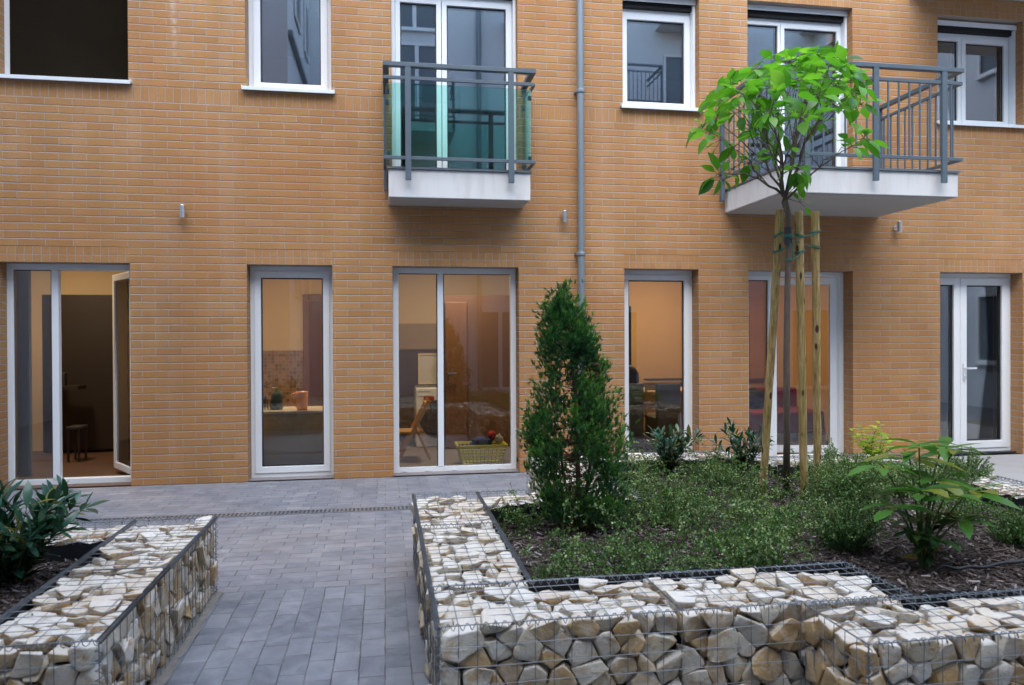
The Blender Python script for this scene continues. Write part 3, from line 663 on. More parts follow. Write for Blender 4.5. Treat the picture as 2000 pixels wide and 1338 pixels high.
def cloth_lump(name,label,c,r,mat,seed,sq=.6):
    b=bmesh.new(); bmesh.ops.create_icosphere(b,subdivisions=4,radius=1)
    for v in b.verts:
        d=v.co.copy(); k=1+.35*mnoise.noise(d*2.2+V((seed,0,0)))+.15*mnoise.noise(d*6+V((0,seed,0)))
        v.co=V((d.x*r[0],d.y*r[1],d.z*r[2]))*k+V(c)
    me=bpy.data.meshes.new(name); b.to_mesh(me); b.free(); me.materials.append(mat)
    for p in me.polygons: p.use_smooth=True
    o=link(bpy.data.objects.new(name,me)); tag(o,label,'laundry','washing in the yellow-green basket'); return o
c=PY(940,862,BYc); cloth_lump('crumpled_cloth','blue crumpled cloth on top of the laundry basket',(c.x,BYc,c.z-.01),(.12,.10,.06),simple('blue_cloth',(.03,.06,.22),.9,.2),3)
c=PY(962,851,BYc); cloth_lump('crumpled_cloth','red crumpled cloth leaning up out of the laundry basket',(c.x,BYc+.03,c.z),(.05,.05,.05),simple('red_cloth',(.35,.03,.03),.9,.2),5)
c=PY(972,856,BYc); cloth_lump('crumpled_cloth','pale crumpled cloth at the right end of the laundry basket',(c.x+.01,BYc-.02,c.z-.01),(.045,.06,.06),simple('pale_cloth',(.42,.44,.42),.9,.2),8)
# dining room
T=thing('dining_table','wooden dining table behind the slipcovered chairs','table',(PY(1280,800,2.0).x,1.9,.014))
a=PY(1235,762,1.5); b=PY(1345,762,1.5)
m=MB(); m.box(a.x,b.x+.3,1.5,2.3,.70,.74); m.build('tabletop',M['lightwood'],T,bevel=.005)
for x in (a.x+.05,b.x+.22):
    for y in (1.55,2.2):
        m=MB(); m.box(x-.03,x+.03,y-.03,y+.03,.014,.699); m.build('leg',M['lightwood'],T)
def cover_chair(px0,px1,Y,label):
    a=PY(px0,750,Y); b=PY(px1,750,Y); T=thing('dining_chair',label,'chair',((a.x+b.x)/2,Y+.2,.014),'slipcovered chairs at the dining table')
    G=bpy.data.materials.get('greygreen_cover') or simple('greygreen_cover',(.14,.145,.10),.9,.15,6,.3,bscale=30)
    m=MB(); n=10
    m.box(a.x,b.x,Y,Y+.07,.05,a.z); m.build('back_cover',G,T,bevel=.02,seg=3)
    m=MB(); m.box(a.x+.01,b.x-.01,Y+.071,Y+.45,.05,.47); m.build('seat_cover',G,T,bevel=.02,seg=3)
    return T
cover_chair(1214,1258,.75,'grey-green slipcovered dining chair at the left, beside the conifer')
cover_chair(1283,1330,.72,'grey-green slipcovered dining chair at the right, next to the window frame')
T=thing('wooden_chair','plain pale wooden chair between the two slipcovered chairs','chair',(PY(1270,850,1.2).x,1.2,.014))
m=MB(); a=PY(1262,790,1.15)
for x in (a.x,a.x+.2,):
    for y,zt2 in ((1.15,.86),(1.5,.44)):
        m=MB(); m.box(x-.014,x+.014,y-.014,y+.014,.014,zt2); m.build('leg',M['lightwood'],T)
m=MB(); m.box(a.x-.02,a.x+.24,1.13,1.54,.441,.47); m.build('seat',M['brownwood'],T,bevel=.005)
m=MB(); m.box(a.x,a.x+.2,1.145,1.16,.78,.84); m.box(a.x,a.x+.2,1.145,1.16,.62,.66); m.build('backrest',M['lightwood'],T)
T=thing('cabinet','tall black cabinet edge at the left of the dining room window','cabinet',(PY(1224,700,1.6).x,1.6,.014))
m=MB(); a=PY(1180,700,1.6); b=PY(1233,598,1.6); m.box(a.x,b.x,1.6,2.2,.014,b.z); m.build('carcass',M['darkpanel'],T,bevel=.005)
m=MB(); m.box(b.x-.30,b.x-.01,1.58,1.599,.1,b.z-.1); m.build('door',M['rubber'],T,bevel=.003)
T=thing('office_chair','black rounded chair back showing above the left slipcovered chair','chair',(PY(1224,735,1.3).x,1.3,.014))
c=PY(1224,740,1.3)
m=MB(); m.lathe([(.15,-.1),(.17,0),(.16,.1),(.11,.17),(.04,.20)],(0,0,0),20); m.v=[(c.x+x,1.3+y*.3,c.z-.02+z) for x,y,z in m.v]; m.build('backrest',M['darkpanel'],T,smooth=True)
m=MB(); m.tube([(c.x,1.33,.45),(c.x,1.33,c.z-.1)],.02,8); m.build('back_stem',M['darkpanel'],T)
m=MB(); m.lathe([(.2,0),(.22,.03),(.2,.07)],(c.x,1.5,.42),20); m.build('seat',M['darkpanel'],T,smooth=True)
m=MB(); m.tube([(c.x,1.5,.06),(c.x,1.5,.42)],.025,8)
for k in range(5): m.tube([(c.x,1.5,.08),(c.x+.26*cos(k*1.257),1.5+.26*sin(k*1.257),.04)],.016,6)
m.build('base',M['darkpanel'],T)
m=MB(); boxpx(m,1268,1345,740,744,3.0,.25); m.build('wall_ledge',M['darkpanel'],B)
# red sofa
T=thing('sofa','red sofa seen through the patio door behind the tree','sofa',(PY(1530,860,1.6).x,2.0,.014))
RM=simple('dark_red_fabric',(.23,.022,.014),.9,.15,5)
a=PY(1440,800,1.9); b=PY(1625,752,2.4)
m=MB(); m.box(a.x,b.x,2.3,2.5,.2,b.z-.02); m.build('backrest',RM,T,bevel=.05,seg=3)
m=MB(); m.box(a.x,b.x,1.6,2.299,.12,.42); m.build('seat',RM,T,bevel=.04,seg=3)
m=MB(); m.box(b.x+.001,b.x+.18,1.6,2.5,.1,.62); m.build('armrest',RM,T,bevel=.04,seg=3)
m=MB(); m.box(a.x-.18,a.x-.001,1.6,2.5,.1,.62); m.build('armrest',RM,T,bevel=.04,seg=3)
m=MB()
for x in (a.x,b.x): m.box(x-.02,x+.02,1.68,1.72,.014,.12); m.box(x-.02,x+.02,2.38,2.42,.014,.12)
m.build('feet',M['darkpanel'],T)
c=PY(1478,775,1.95); o=cloth_lump('cushion','black cushion on the red sofa',(c.x+.05,2.1,.55),(.20,.10,.15),M['rubber'],2); o['category']='cushion'; del o['group']
m=MB(); boxpx(m,1440,1640,530,740,3.24,.05); m.build('wall_panel',M['tan2'],B)
# net curtains upstairs right
def net(px0,px1,py0,py1,Y,label,mat):
    a=PY(px0,py1,Y); b=PY(px1,py0,Y); T=thing('net_curtain',label,'curtain',((a.x+b.x)/2,Y,a.z))
    m=MB(); nn=60; pts=[(a.x+(b.x-a.x)*i/nn,Y+.015*sin(i*1.1)) for i in range(nn+1)]
    for p,q in zip(pts,pts[1:]): m.quad((p[0],p[1],a.z),(q[0],q[1],a.z),(q[0],q[1],b.z),(p[0],p[1],b.z))
    m.build('fabric',mat,T,smooth=True)
    m=MB(); m.tube([(a.x-.05,Y,b.z+.01),(b.x+.05,Y,b.z+.01)],.01,8); m.build('rod',M['white_in'],T)
NET=simple('pale_net_fabric',(.50,.56,.56),.9,.06,2)
net(1832,1948,60,236,.62,'pale net curtain in the upper right window',NET)

# wall lamps
first=None
for px,py,lab in ((356,413,'steel cylinder wall lamp on the brick above the pier by the open patio door'),(1103,423,'steel cylinder wall lamp just left of the downpipe'),(1757,443,'steel cylinder wall lamp below the wide balcony')):
    p=PY(px,py,-.075)
    T=thing('wall_lamp',lab,'lamp',(p.x,0,p.z),'cylinder wall lamps on the brick facade')
    if first is None:
        m=MB(); m.lathe([(.026,-.064),(.029,-.060),(.029,-.012)],(p.x,-.075,p.z),24); m.lathe([(.029,-.010),(.029,.060),(.026,.064)],(p.x,-.075,p.z),24)
        o1=m.build('lamp_body',M['steel'],T,smooth=False)
        m=MB(); m.tube([(p.x,-.05,p.z),(p.x,-.004,p.z)],.010,8); m.box(p.x-.022,p.x+.022,-.006,.002,p.z-.03,p.z+.03); o2=m.build('bracket',M['steel'],T)
        for o_ in (o1,o2):
            o_.data.transform(Matrix.Translation((-p.x,0,-p.z))); o_.matrix_parent_inverse=Matrix()
            
        first=(o1,o2)
    else:
        for o_ in first:
            c=o_.copy(); link(c); c.parent=T

# drain channel
T=thing('drain_channel','slotted metal drain channel set across the paving','drain',(-1.9,-1.5,0))
m=MB(); x0,x1,yc=-5.9,1.18,-1.49
m.box(x0,x1,yc-.062,yc-.045,-.003,.007); m.box(x0,x1,yc+.045,yc+.062,-.003,.007)
x=x0
while x<x1: m.box(x,x+.017,yc-.045,yc+.045,-.003,.006); x+=.034
m.box(x0,x1,yc-.006,yc+.006,-.003,.0065); m.build('grating',simple('drain_steel',(.34,.36,.38),.35,.2,9,metal=.7),T)
m=MB(); m.quad((x0,yc-.045,.002),(x1,yc-.045,.002),(x1,yc+.045,.002),(x0,yc+.045,.002)); m.build('channel',M['dark'],T)

# ================================================================== OPPOSITE WING AND SIDES (seen in the glass only)
def far_window(parent,face,u0,u1,z0,z1,split=True):
    def put(m_,a,b,c,d,e,f_):
        if face=='N': m_.box(a,b,-11.2-.001+c,-11.2+d,e,f_)
        elif face=='E': m_.box(-6+c,-6+d,a,b,e,f_)
        else: m_.box(12-d,12-c,a,b,e,f_)
    m=MB(); put(m,u0,u1,0,.010,z0,z1); w_=m.build('window',M['farglass'],parent)
    m=MB(); t=.06
    put(m,u0,u0+t,.011,.05,z0,z1); put(m,u1-t,u1,.011,.05,z0,z1); put(m,u0+t,u1-t,.011,.05,z0,z0+t); put(m,u0+t,u1-t,.011,.05,z1-t,z1)
    if split: um=(u0+u1)/2; put(m,um-.05,um+.05,.011,.05,z0+t,z1-t)
    m.build('frame',M['pvc'],w_)
    m=MB(); put(m,u0-.03,u1+.03,.011,.09,z0-.04,z0-.002); m.build('sill',M['sillm'],w_)
OB=thing('apartment_building','pale grey rendered apartment building mirrored in the upper windows','building',(3,-14,0))
m=MB(); m.box(-6,12,-14,-11.2,0,11.6); m.build('wall',M['plaster_grey'],OB)
QY=11.6
def q(px,py): return PY(px,py,QY)
for (pa_,pb_,ya,yb) in ((760,868,88,235),(1296,1400,113,235),(1040,1120,90,235),(560,640,-210,-80),(1880,1985,150,300)):
    a=q(pa_,yb); b=q(pb_,ya); far_window(OB,'N',a.x,b.x,a.z,b.z)
for u0 in (-4.6,-1.6,2.4,5.6,8.9): far_window(OB,'N',u0,u0+1.2,.1,2.2)
for u0,u1 in ((-4.6,-3.2),(.2,1.4),(8.3,9.6)): far_window(OB,'N',u0,u1,9.4,10.8)
def far_balcony(x0,x1,zf):
    m=MB(); m.box(x0,x1,-11.19,-10.0,zf,zf+.24); sl_=m.build('balcony',M['plaster'],OB)
    m=MB(); zt=zf+1.27
    for zz_,t_ in ((zt,.05),(zt-.16,.03),(zf+.36,.03)): m.bar((x0,-10,zz_),(x1,-10,zz_),t_,t_); m.bar((x0,-10,zz_),(x0,-11.1,zz_),t_,t_); m.bar((x1,-10,zz_),(x1,-11.1,zz_),t_,t_)
    x=x0+.1
    while x<x1: m.box(x-.008,x+.008,-10.01,-9.99,zf+.36,zt-.16); x+=.11
    for x in (x0+.02,x1-.02,(x0+x1)/2): m.box(x-.025,x+.025,-9.99,-9.95,zf-.02,zt)
    m.build('railing',M['rail'],sl_)
far_balcony(q(1278,60).x,q(1278,60).x+2.3,q(1300,62).z)
far_balcony(q(1262,165).x-2.2,q(1262,165).x,q(1262,165).z-1.2)
far_balcony(q(984,40).x,q(984,40).x+1.5,q(984,60).z)
far_balcony(q(700,300).x,q(880,300).x,q(760,262).z-.2)
far_balcony(q(1560,60).x,q(1640,60).x,q(1600,70).z)
m=MB(); c_=q(934,100); m.tube([(c_.x,-11.1,0),(c_.x,-11.1,11.6)],.06,12); m.build('downpipe',M['zinc'],OB)
ST=thing('stair_tower','pale rendered stair tower mirrored in the narrow upper window','building',(-4.3,-9,0))
XT=q(606,100).x
m=MB(); m.box(-5.99,XT,-11.19,-6.6,0,11.3); m.build('wall',M['plaster_grey'],ST)
for zt in (4.4,7.3,10.2): 
    m=MB(); m.box(XT+.001,XT+.09,-11.1,-6.6,zt,zt+.10); m.build('ledge',M['zinc'],ST)
for zt in (2.3,5.2,8.1):
    for y0_,y1_ in ((-10.4,-9.6),(-8.6,-7.7)):
        m=MB(); m.box(XT+.001,XT+.012,y0_,y1_,zt,zt+1.3); w_=m.build('window',M['farglass'],ST)
        m=MB(); m.box(XT+.013,XT+.05,y0_-.04,y0_+.03,zt,zt+1.3); m.box(XT+.013,XT+.05,y1_-.03,y1_+.04,zt,zt+1.3); m.box(XT+.013,XT+.05,y0_+.031,y1_-.031,zt,zt+.06); m.build('frame',M['pvc'],w_)
OW=thing('apartment_wing','pale rendered side wing closing the courtyard on the left','building',(-7,-7,0))
m=MB(); m.box(-8,-6,-11.2,.0,0,10.6); m.build('wall',M['plaster_grey'],OW)
for zf in (.9,3.9,6.7,9.0):
    for u in (-10.2,-7.8,-5.2,-2.6): far_window(OW,'E',u,u+1.3,zf,zf+1.4)
OX=thing('apartment_wing','pale rendered side wing closing the courtyard on the right','building',(13,-7,0))
m=MB(); m.box(12,14,-11.2,.0,0,10.6); m.build('wall',M['plaster_grey'],OX)
for zf in (.9,3.9,6.7,9.0):
    for u in (-10.2,-7.8,-5.2,-2.6): far_window(OX,'W',u,u+1.3,zf,zf+1.4)

# ================================================================== GABIONS
def clip(faces, p, n):
    """convex polyhedron (list of polygons) cut by the plane through p with outward normal n"""
    out=[]; cap=[]
    d0=n.dot(p)
    for f in faces:
        ds=[n.dot(v)-d0 for v in f]
        if max(ds)<=1e-9: out.append(f); continue
        if min(ds)>=-1e-9: continue
        g=[]
        for i,v in enumerate(f):
            a,b=ds[i],ds[(i+1)%len(f)]; v2=f[(i+1)%len(f)]
            if a<=0: g.append(v)
            if (a<0<b) or (b<0<a):
                q=v.lerp(v2,a/(a-b)); g.append(q); cap.append(q)
        if len(g)>=3: out.append(g)
    if len(cap)>=3:
        c=sum(cap,V())/len(cap); t=n.orthogonal().normalized(); s=n.cross(t)
        cap.sort(key=lambda q: math.atan2((q-c).dot(s),(q-c).dot(t)))
        u=[cap[0]]
        for q in cap[1:]:
            if (q-u[-1]).length>1e-5: u.append(q)
        if len(u)>=3: out.append(u)
    return out
def cube(c,h):
    x,y,z=h
    P=[V((c.x+a*x,c.y+b*y,c.z+d*z)) for d in(-1,1) for b in(-1,1) for a in(-1,1)]
    return [[P[i] for i in f] for f in ((0,2,3,1),(4,5,7,6),(0,1,5,4),(1,3,7,5),(3,2,6,7),(2,0,4,6))]
def rock(faces, bev, seg, rr):
    pts=[v for f in faces for v in f]; c=sum(pts,V())/len(pts); rad_=max((v-c).length for v in pts)
    for _ in range(rr.randint(2,5)):       # knock off corners
        n_=V((rr.gauss(0,1),rr.gauss(0,1),rr.gauss(0,1))).normalized(); ext=max((v-c).dot(n_) for v in pts)
        faces=clip(faces,c+n_*ext*rr.uniform(.62,.85),n_)
    rot=Matrix.Rotation(rr.uniform(-.16,.16),3,V((rr.gauss(0,1),rr.gauss(0,1),rr.gauss(0,1))).normalized()); k=rr.uniform(.93,1.0)
    faces=[[c+rot@(v-c)*k for v in f] for f in faces]
    b=bmesh.new()
    for f in faces:
        try: b.faces.new([b.verts.new(v) for v in f])
        except ValueError: pass
    bmesh.ops.remove_doubles(b,verts=b.verts,dist=.010)
    bmesh.ops.dissolve_degenerate(b,edges=b.edges,dist=.004)
    if len(b.faces)<4: b.free(); return None
    for v in b.verts: v.co += V((rr.uniform(-1,1),rr.uniform(-1,1),rr.uniform(-1,1)))*.004
    bmesh.ops.bevel(b,geom=list(b.edges),offset=bev*rr.uniform(.7,1.5),segments=seg,profile=.6,affect='EDGES',clamp_overlap=True)
    bmesh.ops.recalc_face_normals(b,faces=b.faces)
    if seg>1:
        bmesh.ops.triangulate(b,faces=[f for f in b.faces if len(f.verts)>4 or f.calc_area()>.0002])
        le=[e for e in b.edges if e.calc_length()>.018]
        bmesh.ops.subdivide_edges(b,edges=le,cuts=1,use_grid_fill=True); bmesh.ops.triangulate(b,faces=[f for f in b.faces if len(f.verts)>4])
        b.normal_update(); ph=V((rr.uniform(0,50),0,0))
        for v in b.verts: v.co += v.normal*(mnoise.noise(v.co*38+ph)*.0045+mnoise.noise(v.co*95+ph)*.0018)
    vs=[v.co.copy() for v in b.verts]; b.verts.index_update(); fs=[[v.index for v in f.verts] for f in b.faces]; b.free()
    return vs,fs
_fwd=_F
def gabion(x0,x1,y0,y1,z1,vis,label,seed,near=True,z0=.0,spir=(),tan=False):
    rr=random.Random(seed)
    T=thing('gabion',label,'gabion',((x0+x1)/2,(y0+y1)/2,z0),'limestone gabion baskets edging the planters')
    # ---- stones
    s=.067; a0,a1,b0,b1,c0,c1=x0+.006,x1-.006,y0+.006,y1-.006,z0+.004,z1-.006
    seeds=[]
    nx=max(2,round((a1-a0)/(s*1.25))); ny=max(2,round((b1-b0)/(s*1.02))); nz=max(2,round((c1-c0)/(s*1.35)))
    for i in range(nx):
        for j in range(ny):
            for k in range(nz):
                if rr.random()<.12: continue
                seeds.append(V((a0+(i+.5+rr.uniform(-.42,.42)+.25*(k%2)-.12)*(a1-a0)/nx, b0+(j+.5+rr.uniform(-.42,.42))*(b1-b0)/ny, c0+(k+.5+rr.uniform(-.42,.42))*(c1-c0)/nz)))
    planes=[('T',V((0,0,1)),V((0,0,c1))),('B',V((0,0,-1)),V((0,0,c0))),('L',V((-1,0,0)),V((a0,0,0))),('R',V((1,0,0)),V((a1,0,0))),('F',V((0,-1,0)),V((0,b0,0))),('K',V((0,1,0)),V((0,b1,0)))]
    stones=[]
    for p in seeds:
        dist={nm:(q-p).dot(n_) for nm,n_,q in planes}
        if not any(dist[nm]<.115 for nm in vis): continue
        h=.105
        fs=cube(p,(h,h,h))
        for nm,n_,q in planes:
            if dist[nm]<h+.03:
                outer = nm in vis
                tl=.20 if outer else .05
                nn=(n_+V((rr.uniform(-1,1),rr.uniform(-1,1),rr.uniform(-1,1)))*tl).normalized()
                inn=rr.uniform(0,.034 if nm=='T' else .020) if outer else 0
                pt=p+n_*max(dist[nm]-inn,.018)
                fs=clip(fs,pt,nn)
        for q in seeds:
            d=q-p; L=d.length
            if 1e-6<L<.22: fs=clip(fs,p+d*.5-d/L*.0022,d/L)
        if len(fs)<4: continue
        r_=rock(fs,.0075,2 if near else 1,rr)
        if not r_: continue
        c=sum(r_[0],V())/len(r_[0])
        stones.append((c,r_,rr.uniform(.62,.86) if (tan and 'L' in vis and c.x-x0<.085) else rr.random()))
    # the hundred that show largest are parts of their own, the rest one mesh
    def show(c):
        v=c-CAM; z=v.dot(_F); 
        if z<.3: return 1e9
        u=v.dot(_R)/z*FPX; t=v.dot(_U)/z*FPX
        pen=0 if (abs(u)<1010 and abs(t)<690) else 50
        face=min([(q-c).dot(n_) for nm,n_,q in planes if nm in vis])
        return z+pen+(2 if face>.075 else 0)
    stones.sort(key=lambda q: show(q[0]))
    cap=100 if near else 60
    for c,(vs_,fs_),t in stones[:cap]:
        m=MB(); m.add([v-c for v in vs_],fs_,t); me=m.mesh('stone',M['stone'],smooth=True)
        o=link(bpy.data.objects.new('stone',me)); o.location=c-T.location; o.parent=T
    m=MB()
    for c,(vs_,fs_),t in stones[cap:]: m.add(vs_,fs_,t)
    if m.v: o=m.build('stone_fill',M['stone'],T,smooth=True); o['kind']='stuff'
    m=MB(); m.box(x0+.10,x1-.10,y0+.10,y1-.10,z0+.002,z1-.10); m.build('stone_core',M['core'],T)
    # ---- wire cage
    m=MB(); r=.0016; st=.068; n4=4
    gx=[x0+(x1-x0)*i/max(1,round((x1-x0)/st)) for i in range(max(1,round((x1-x0)/st))+1)]
    gy=[y0+(y1-y0)*i/max(1,round((y1-y0)/st)) for i in range(max(1,round((y1-y0)/st))+1)]
    gz=[z1-(z1-z0-.004)*i/max(1,round((z1-z0)/st)) for i in range(max(1,round((z1-z0)/st))+1)]
    def wob(): return rr.uniform(-.004,.004)
    def line(a,b,sag=None):
        a=V(a); b=V(b); k=max(1,int((b-a).length/.2)); pts=[a.lerp(b,i/k) for i in range(k+1)]
        for p in pts[1:-1]: p += V((rr.uniform(-1,1),rr.uniform(-1,1),rr.uniform(-1,1)))*.0028
        m.tube(pts,r,n4,caps=False)
    for x in gx:
        e=wob(); line((x+e,y0,z1+.001),(x+e,y1,z1+.001))
        if 'F' in vis: line((x+e,y0-.001,z0+.003),(x+e,y0-.001,z1))
        if 'K' in vis: line((x+e,y1+.001,z0+.003),(x+e,y1+.001,z1))
    for y in gy:
        e=wob(); line((x0,y+e,z1+.004),(x1,y+e,z1+.004))
        for nm,x in (('L',x0-.001),('R',x1+.001)):
            if nm in vis: line((x,y+e,z0+.003),(x,y+e,z1))
    for z in gz[1:]:
        if 'F' in vis: line((x0,y0-.004,z),(x1,y0-.004,z))
        if 'K' in vis: line((x0,y1+.004,z),(x1,y1+.004,z))
        if 'L' in vis: line((x0-.004,y0,z),(x0-.004,y1,z))
        if 'R' in vis: line((x1+.004,y0,z),(x1+.004,y1,z))
    # doubled edge wires
    for a,b in (((x0,y0,z1),(x1,y0,z1)),((x0,y1,z1),(x1,y1,z1)),((x0,y0,z1),(x0,y1,z1)),((x1,y0,z1),(x1,y1,z1))): line((a[0],a[1],a[2]+.006),(b[0],b[1],b[2]+.006))
    m.build('wire_cage',M['wire'],T)
    # ---- spiral binders
    def spiral(a,b,pitch,rad_,wr):
        a=V(a); b=V(b); t=(b-a).normalized(); up=t.orthogonal().normalized(); q=t.cross(up); L=(b-a).length; k=int(L/pitch*7)
        mm=MB(); mm.tube([a+t*(L*i/k)+(up*cos(2*pi*i/7)+q*sin(2*pi*i/7))*rad_ for i in range(k+1)],wr,3,caps=False)
        mm.build('spiral_binder',M['wire'],T)
    sp={'FT':((x0,y0,z1),(x1,y0,z1)),'KT':((x0,y1,z1),(x1,y1,z1)),'LT':((x0,y0,z1),(x0,y1,z1)),'RT':((x1,y0,z1),(x1,y1,z1)),
        'FL':((x0,y0,z0+.01),(x0,y0,z1)),'FR':((x1,y0,z0+.01),(x1,y0,z1)),'KL':((x0,y1,z0+.01),(x0,y1,z1)),'KR':((x1,y1,z0+.01),(x1,y1,z1))}
    for k in spir:
        dense=k.endswith('!'); a,b=sp[k.strip('!')]; spiral(a,b,.011 if dense else .034,.011 if dense else .012,.0019)
    return T
GZ=.43
L_='light limestone gabion '
gabion(-1.40,-.965,-4.40,-3.45,GZ,'TRK',L_+'at the far end of the left planter, side on to the path',11,spir=('RT!','LT!','KR','KT'))
gabion(-1.40,-.965,-5.25,-4.402,GZ,'TRF',L_+'at the near corner of the left planter, cut by the picture bottom',12,spir=('RT!','FT','FR','LT!','RT!'))
gabion(-2.35,-1.402,-5.25,-4.95,GZ,'TF',L_+'at the bottom left edge of the picture',13,spir=('FT','KT'))
gabion(-2.35,-1.402,-3.89,-3.45,GZ,'TK',L_+'behind the dark laurel in the left planter',14,near=False,spir=('KT','FT'))
gabion(.18,.60,-3.88,-3.04,GZ,'TLK',L_+'at the far left corner of the big planter beside the drain',21,spir=('LT!','RT!','KT','FT'))
gabion(.18,.60,-4.90,-3.882,GZ,'TL',L_+'in the left side of the big planter, along the path',22,spir=('LT!','RT!','FT'))
gabion(.18,1.09,-5.34,-4.902,GZ,'TLF',L_+'at the near left corner of the big planter, facing the camera',23,spir=('FT','KT','FL','LT!'))
gabion(1.093,2.05,-5.34,-4.902,GZ,'TFR',L_+'in the middle of the near side of the big planter',24,spir=('FT','KT','FR','RT'))
gabion(1.575,2.55,-5.745,-5.365,GZ,'TLF',L_+'stepping forward at the bottom right, tan left end showing',25,tan=True,spir=('FT','KT','FL'))
gabion(2.553,3.5,-5.745,-5.365,GZ,'TF',L_+'at the very bottom right edge of the picture',26,spir=('FT','KT'))
gabion(.602,1.198,-3.48,-3.04,GZ,'TFK',L_+'cut short behind the conifer foot by the far corner',31,near=False,spir=('KT','FT'))
gabion(1.20,1.63,-3.48,-1.642,GZ,'TLR',L_+'running back towards the wall behind the conifer',32,near=False,spir=('LT','RT'))
gabion(1.632,3.04,-2.08,-1.642,GZ,'TF',L_+'in the back row under the tall dining room window',33,near=False,spir=('FT','KT'))
gabion(3.042,4.38,-2.52,-2.07,GZ,'TF',L_+'in the back row behind the three stakes',34,near=False,spir=('FT','KT'))
gabion(3.94,4.38,-4.6,-2.522,GZ,'TL',L_+'along the right side of the big planter by the smooth concrete',35,near=False,spir=('LT','RT'))

# ---- liners, soil, mulch
T=thing('planter_liner','black plastic liner sheet round the inside of the big planter','liner',(2.3,-4,.1))
m=MB()
def strip(pts,zt,jit=.012):
    for (a,b),(c,d) in zip(pts,pts[1:]):
        L=math.hypot(c-a,d-b); k=max(2,int(L/.06)); P=[]
        for i in range(k+1):
            x=a+(c-a)*i/k; y=b+(d-b)*i/k; nx_,ny_=-(d-b)/L,(c-a)/L
            o_=R.uniform(-1,1)*.006
            P.append((x+nx_*o_,y+ny_*o_,zt+R.uniform(-1,1)*jit))
        for p,q in zip(P,P[1:]): m.quad((p[0],p[1],.1),(q[0],q[1],.1),q,p)
strip([(.612,-3.50),(.612,-4.885),(2.062,-4.885),(2.062,-5.33),(3.95,-5.33)],GZ+.004)
strip([(.612,-3.50),(1.64,-3.50),(1.64,-2.095),(3.03,-2.095),(3.03,-2.53),(3.93,-2.53),(3.93,-5.3)],GZ+.006,.016)
m.build('sheet',M['liner'],T)
T=thing('planter_liner','black plastic liner sheet round the inside of the left planter','liner',(-1.6,-4.4,.1))
m=MB(); strip([(-1.41,-3.90),(-1.41,-4.94)],GZ+.004); strip([(-2.4,-3.905),(-1.41,-3.905)],GZ+.0,.01); strip([(-2.4,-4.94),(-1.41,-4.94)],GZ+.0,.01); m.build('sheet',M['liner'],T)
def soilz(x,y): return .345+.035*mnoise.noise(V((x*1.1,y*1.1,3)))+.018*mnoise.noise(V((x*5,y*5,1)))
def inside(x,y):
    if .63<x<2.05 and -4.87<y<-3.51: return True
    if 2.05<=x<3.92 and -5.31<y<-2.54: return True
    if 1.65<x<3.92 and -3.6<y<-2.54: return True
    if 1.65<x<3.02 and -2.6<y<-2.10: return True
    return False
def soil_sheet(name,x0,x1,y0,y1,ok=None):
    m=MB(); s=.05; nx=int((x1-x0)/s); ny=int((y1-y0)/s)
    vs_=[(x0+i*s,y0+j*s,soilz(x0+i*s,y0+j*s)) for j in range(ny+1) for i in range(nx+1)]
    fs_=[(j*(nx+1)+i,j*(nx+1)+i+1,(j+1)*(nx+1)+i+1,(j+1)*(nx+1)+i) for j in range(ny) for i in range(nx) if ok is None or ok(x0+(i+.5)*s,y0+(j+.5)*s)]
    m.add(vs_,fs_); o=m.build(name,M['soil'],smooth=True); return tag(o,kind='structure')
def near_in(x,y): return any(inside(x+a,y+b) for a in(-.06,0,.06) for b in(-.06,0,.06))
soil_sheet('soil',.58,4.0,-5.35,-2.05,near_in)
soil_sheet('soil',-2.4,-1.40,-4.95,-3.88)
def mulch(name,count,x0,x1,y0,y1,ok,label):
    m=MB(); k=0
    while k<count:
        x=R.uniform(x0,x1); y=R.uniform(y0,y1)
        if not ok(x,y): continue
        k+=1
        L=R.uniform(.012,.045)*(1.25 if R.random()<.12 else 1); w_=L*R.uniform(.18,.45); a=R.uniform(0,pi); tl=R.uniform(-.5,.5); z=soilz(x,y)+R.uniform(.0,.014)
        d=V((cos(a),sin(a),tl)).normalized(); s_=V((-sin(a),cos(a),R.uniform(-.6,.6))).normalized()*w_/2; h=d.cross(s_).normalized()*R.uniform(.0015,.004); c=V((x,y,z)); d*=L/2
        t=min(1,max(0,R.gauss(.5,.28)))
        p=[c-d-s_*.6,c+d-s_*.5,c+d+s_*.6,c-d+s_]
        m.add([q-h for q in p]+[q+h for q in p],[(4,5,6,7),(0,1,5,4),(1,2,6,5),(2,3,7,6),(3,0,4,7)],t)
    o=m.build(name,M['mulch']); tag(o,label,'mulch',kind='stuff')
mulch('bark_mulch',11000,.6,3.95,-5.33,-2.08,inside,'loose brown bark chips covering the soil of the big planter')
mulch('bark_mulch',1600,-2.3,-1.41,-4.93,-3.91,lambda x,y:True,'loose brown bark chips on the soil of the left planter')

# ---- hose
p=[PZ(1838,1106,.385),PZ(1875,1110,.382),PZ(1930,1106,.38),PZ(2000,1094,.38),PZ(2090,1070,.38)]
m=MB(); pts=[]
for i in range(len(p)-1):
    for k in range(6): pts.append(p[i].lerp(p[i+1],k/6)+V((0,0,.004*sin(i*6+k))))
m.tube([pts[0]+V((-.05,.0,-.05))]+pts,.0085,8); o=m.build('drip_hose',M['hose'],smooth=True); tag(o,'black irrigation hose lying on the bark at the right','hose')

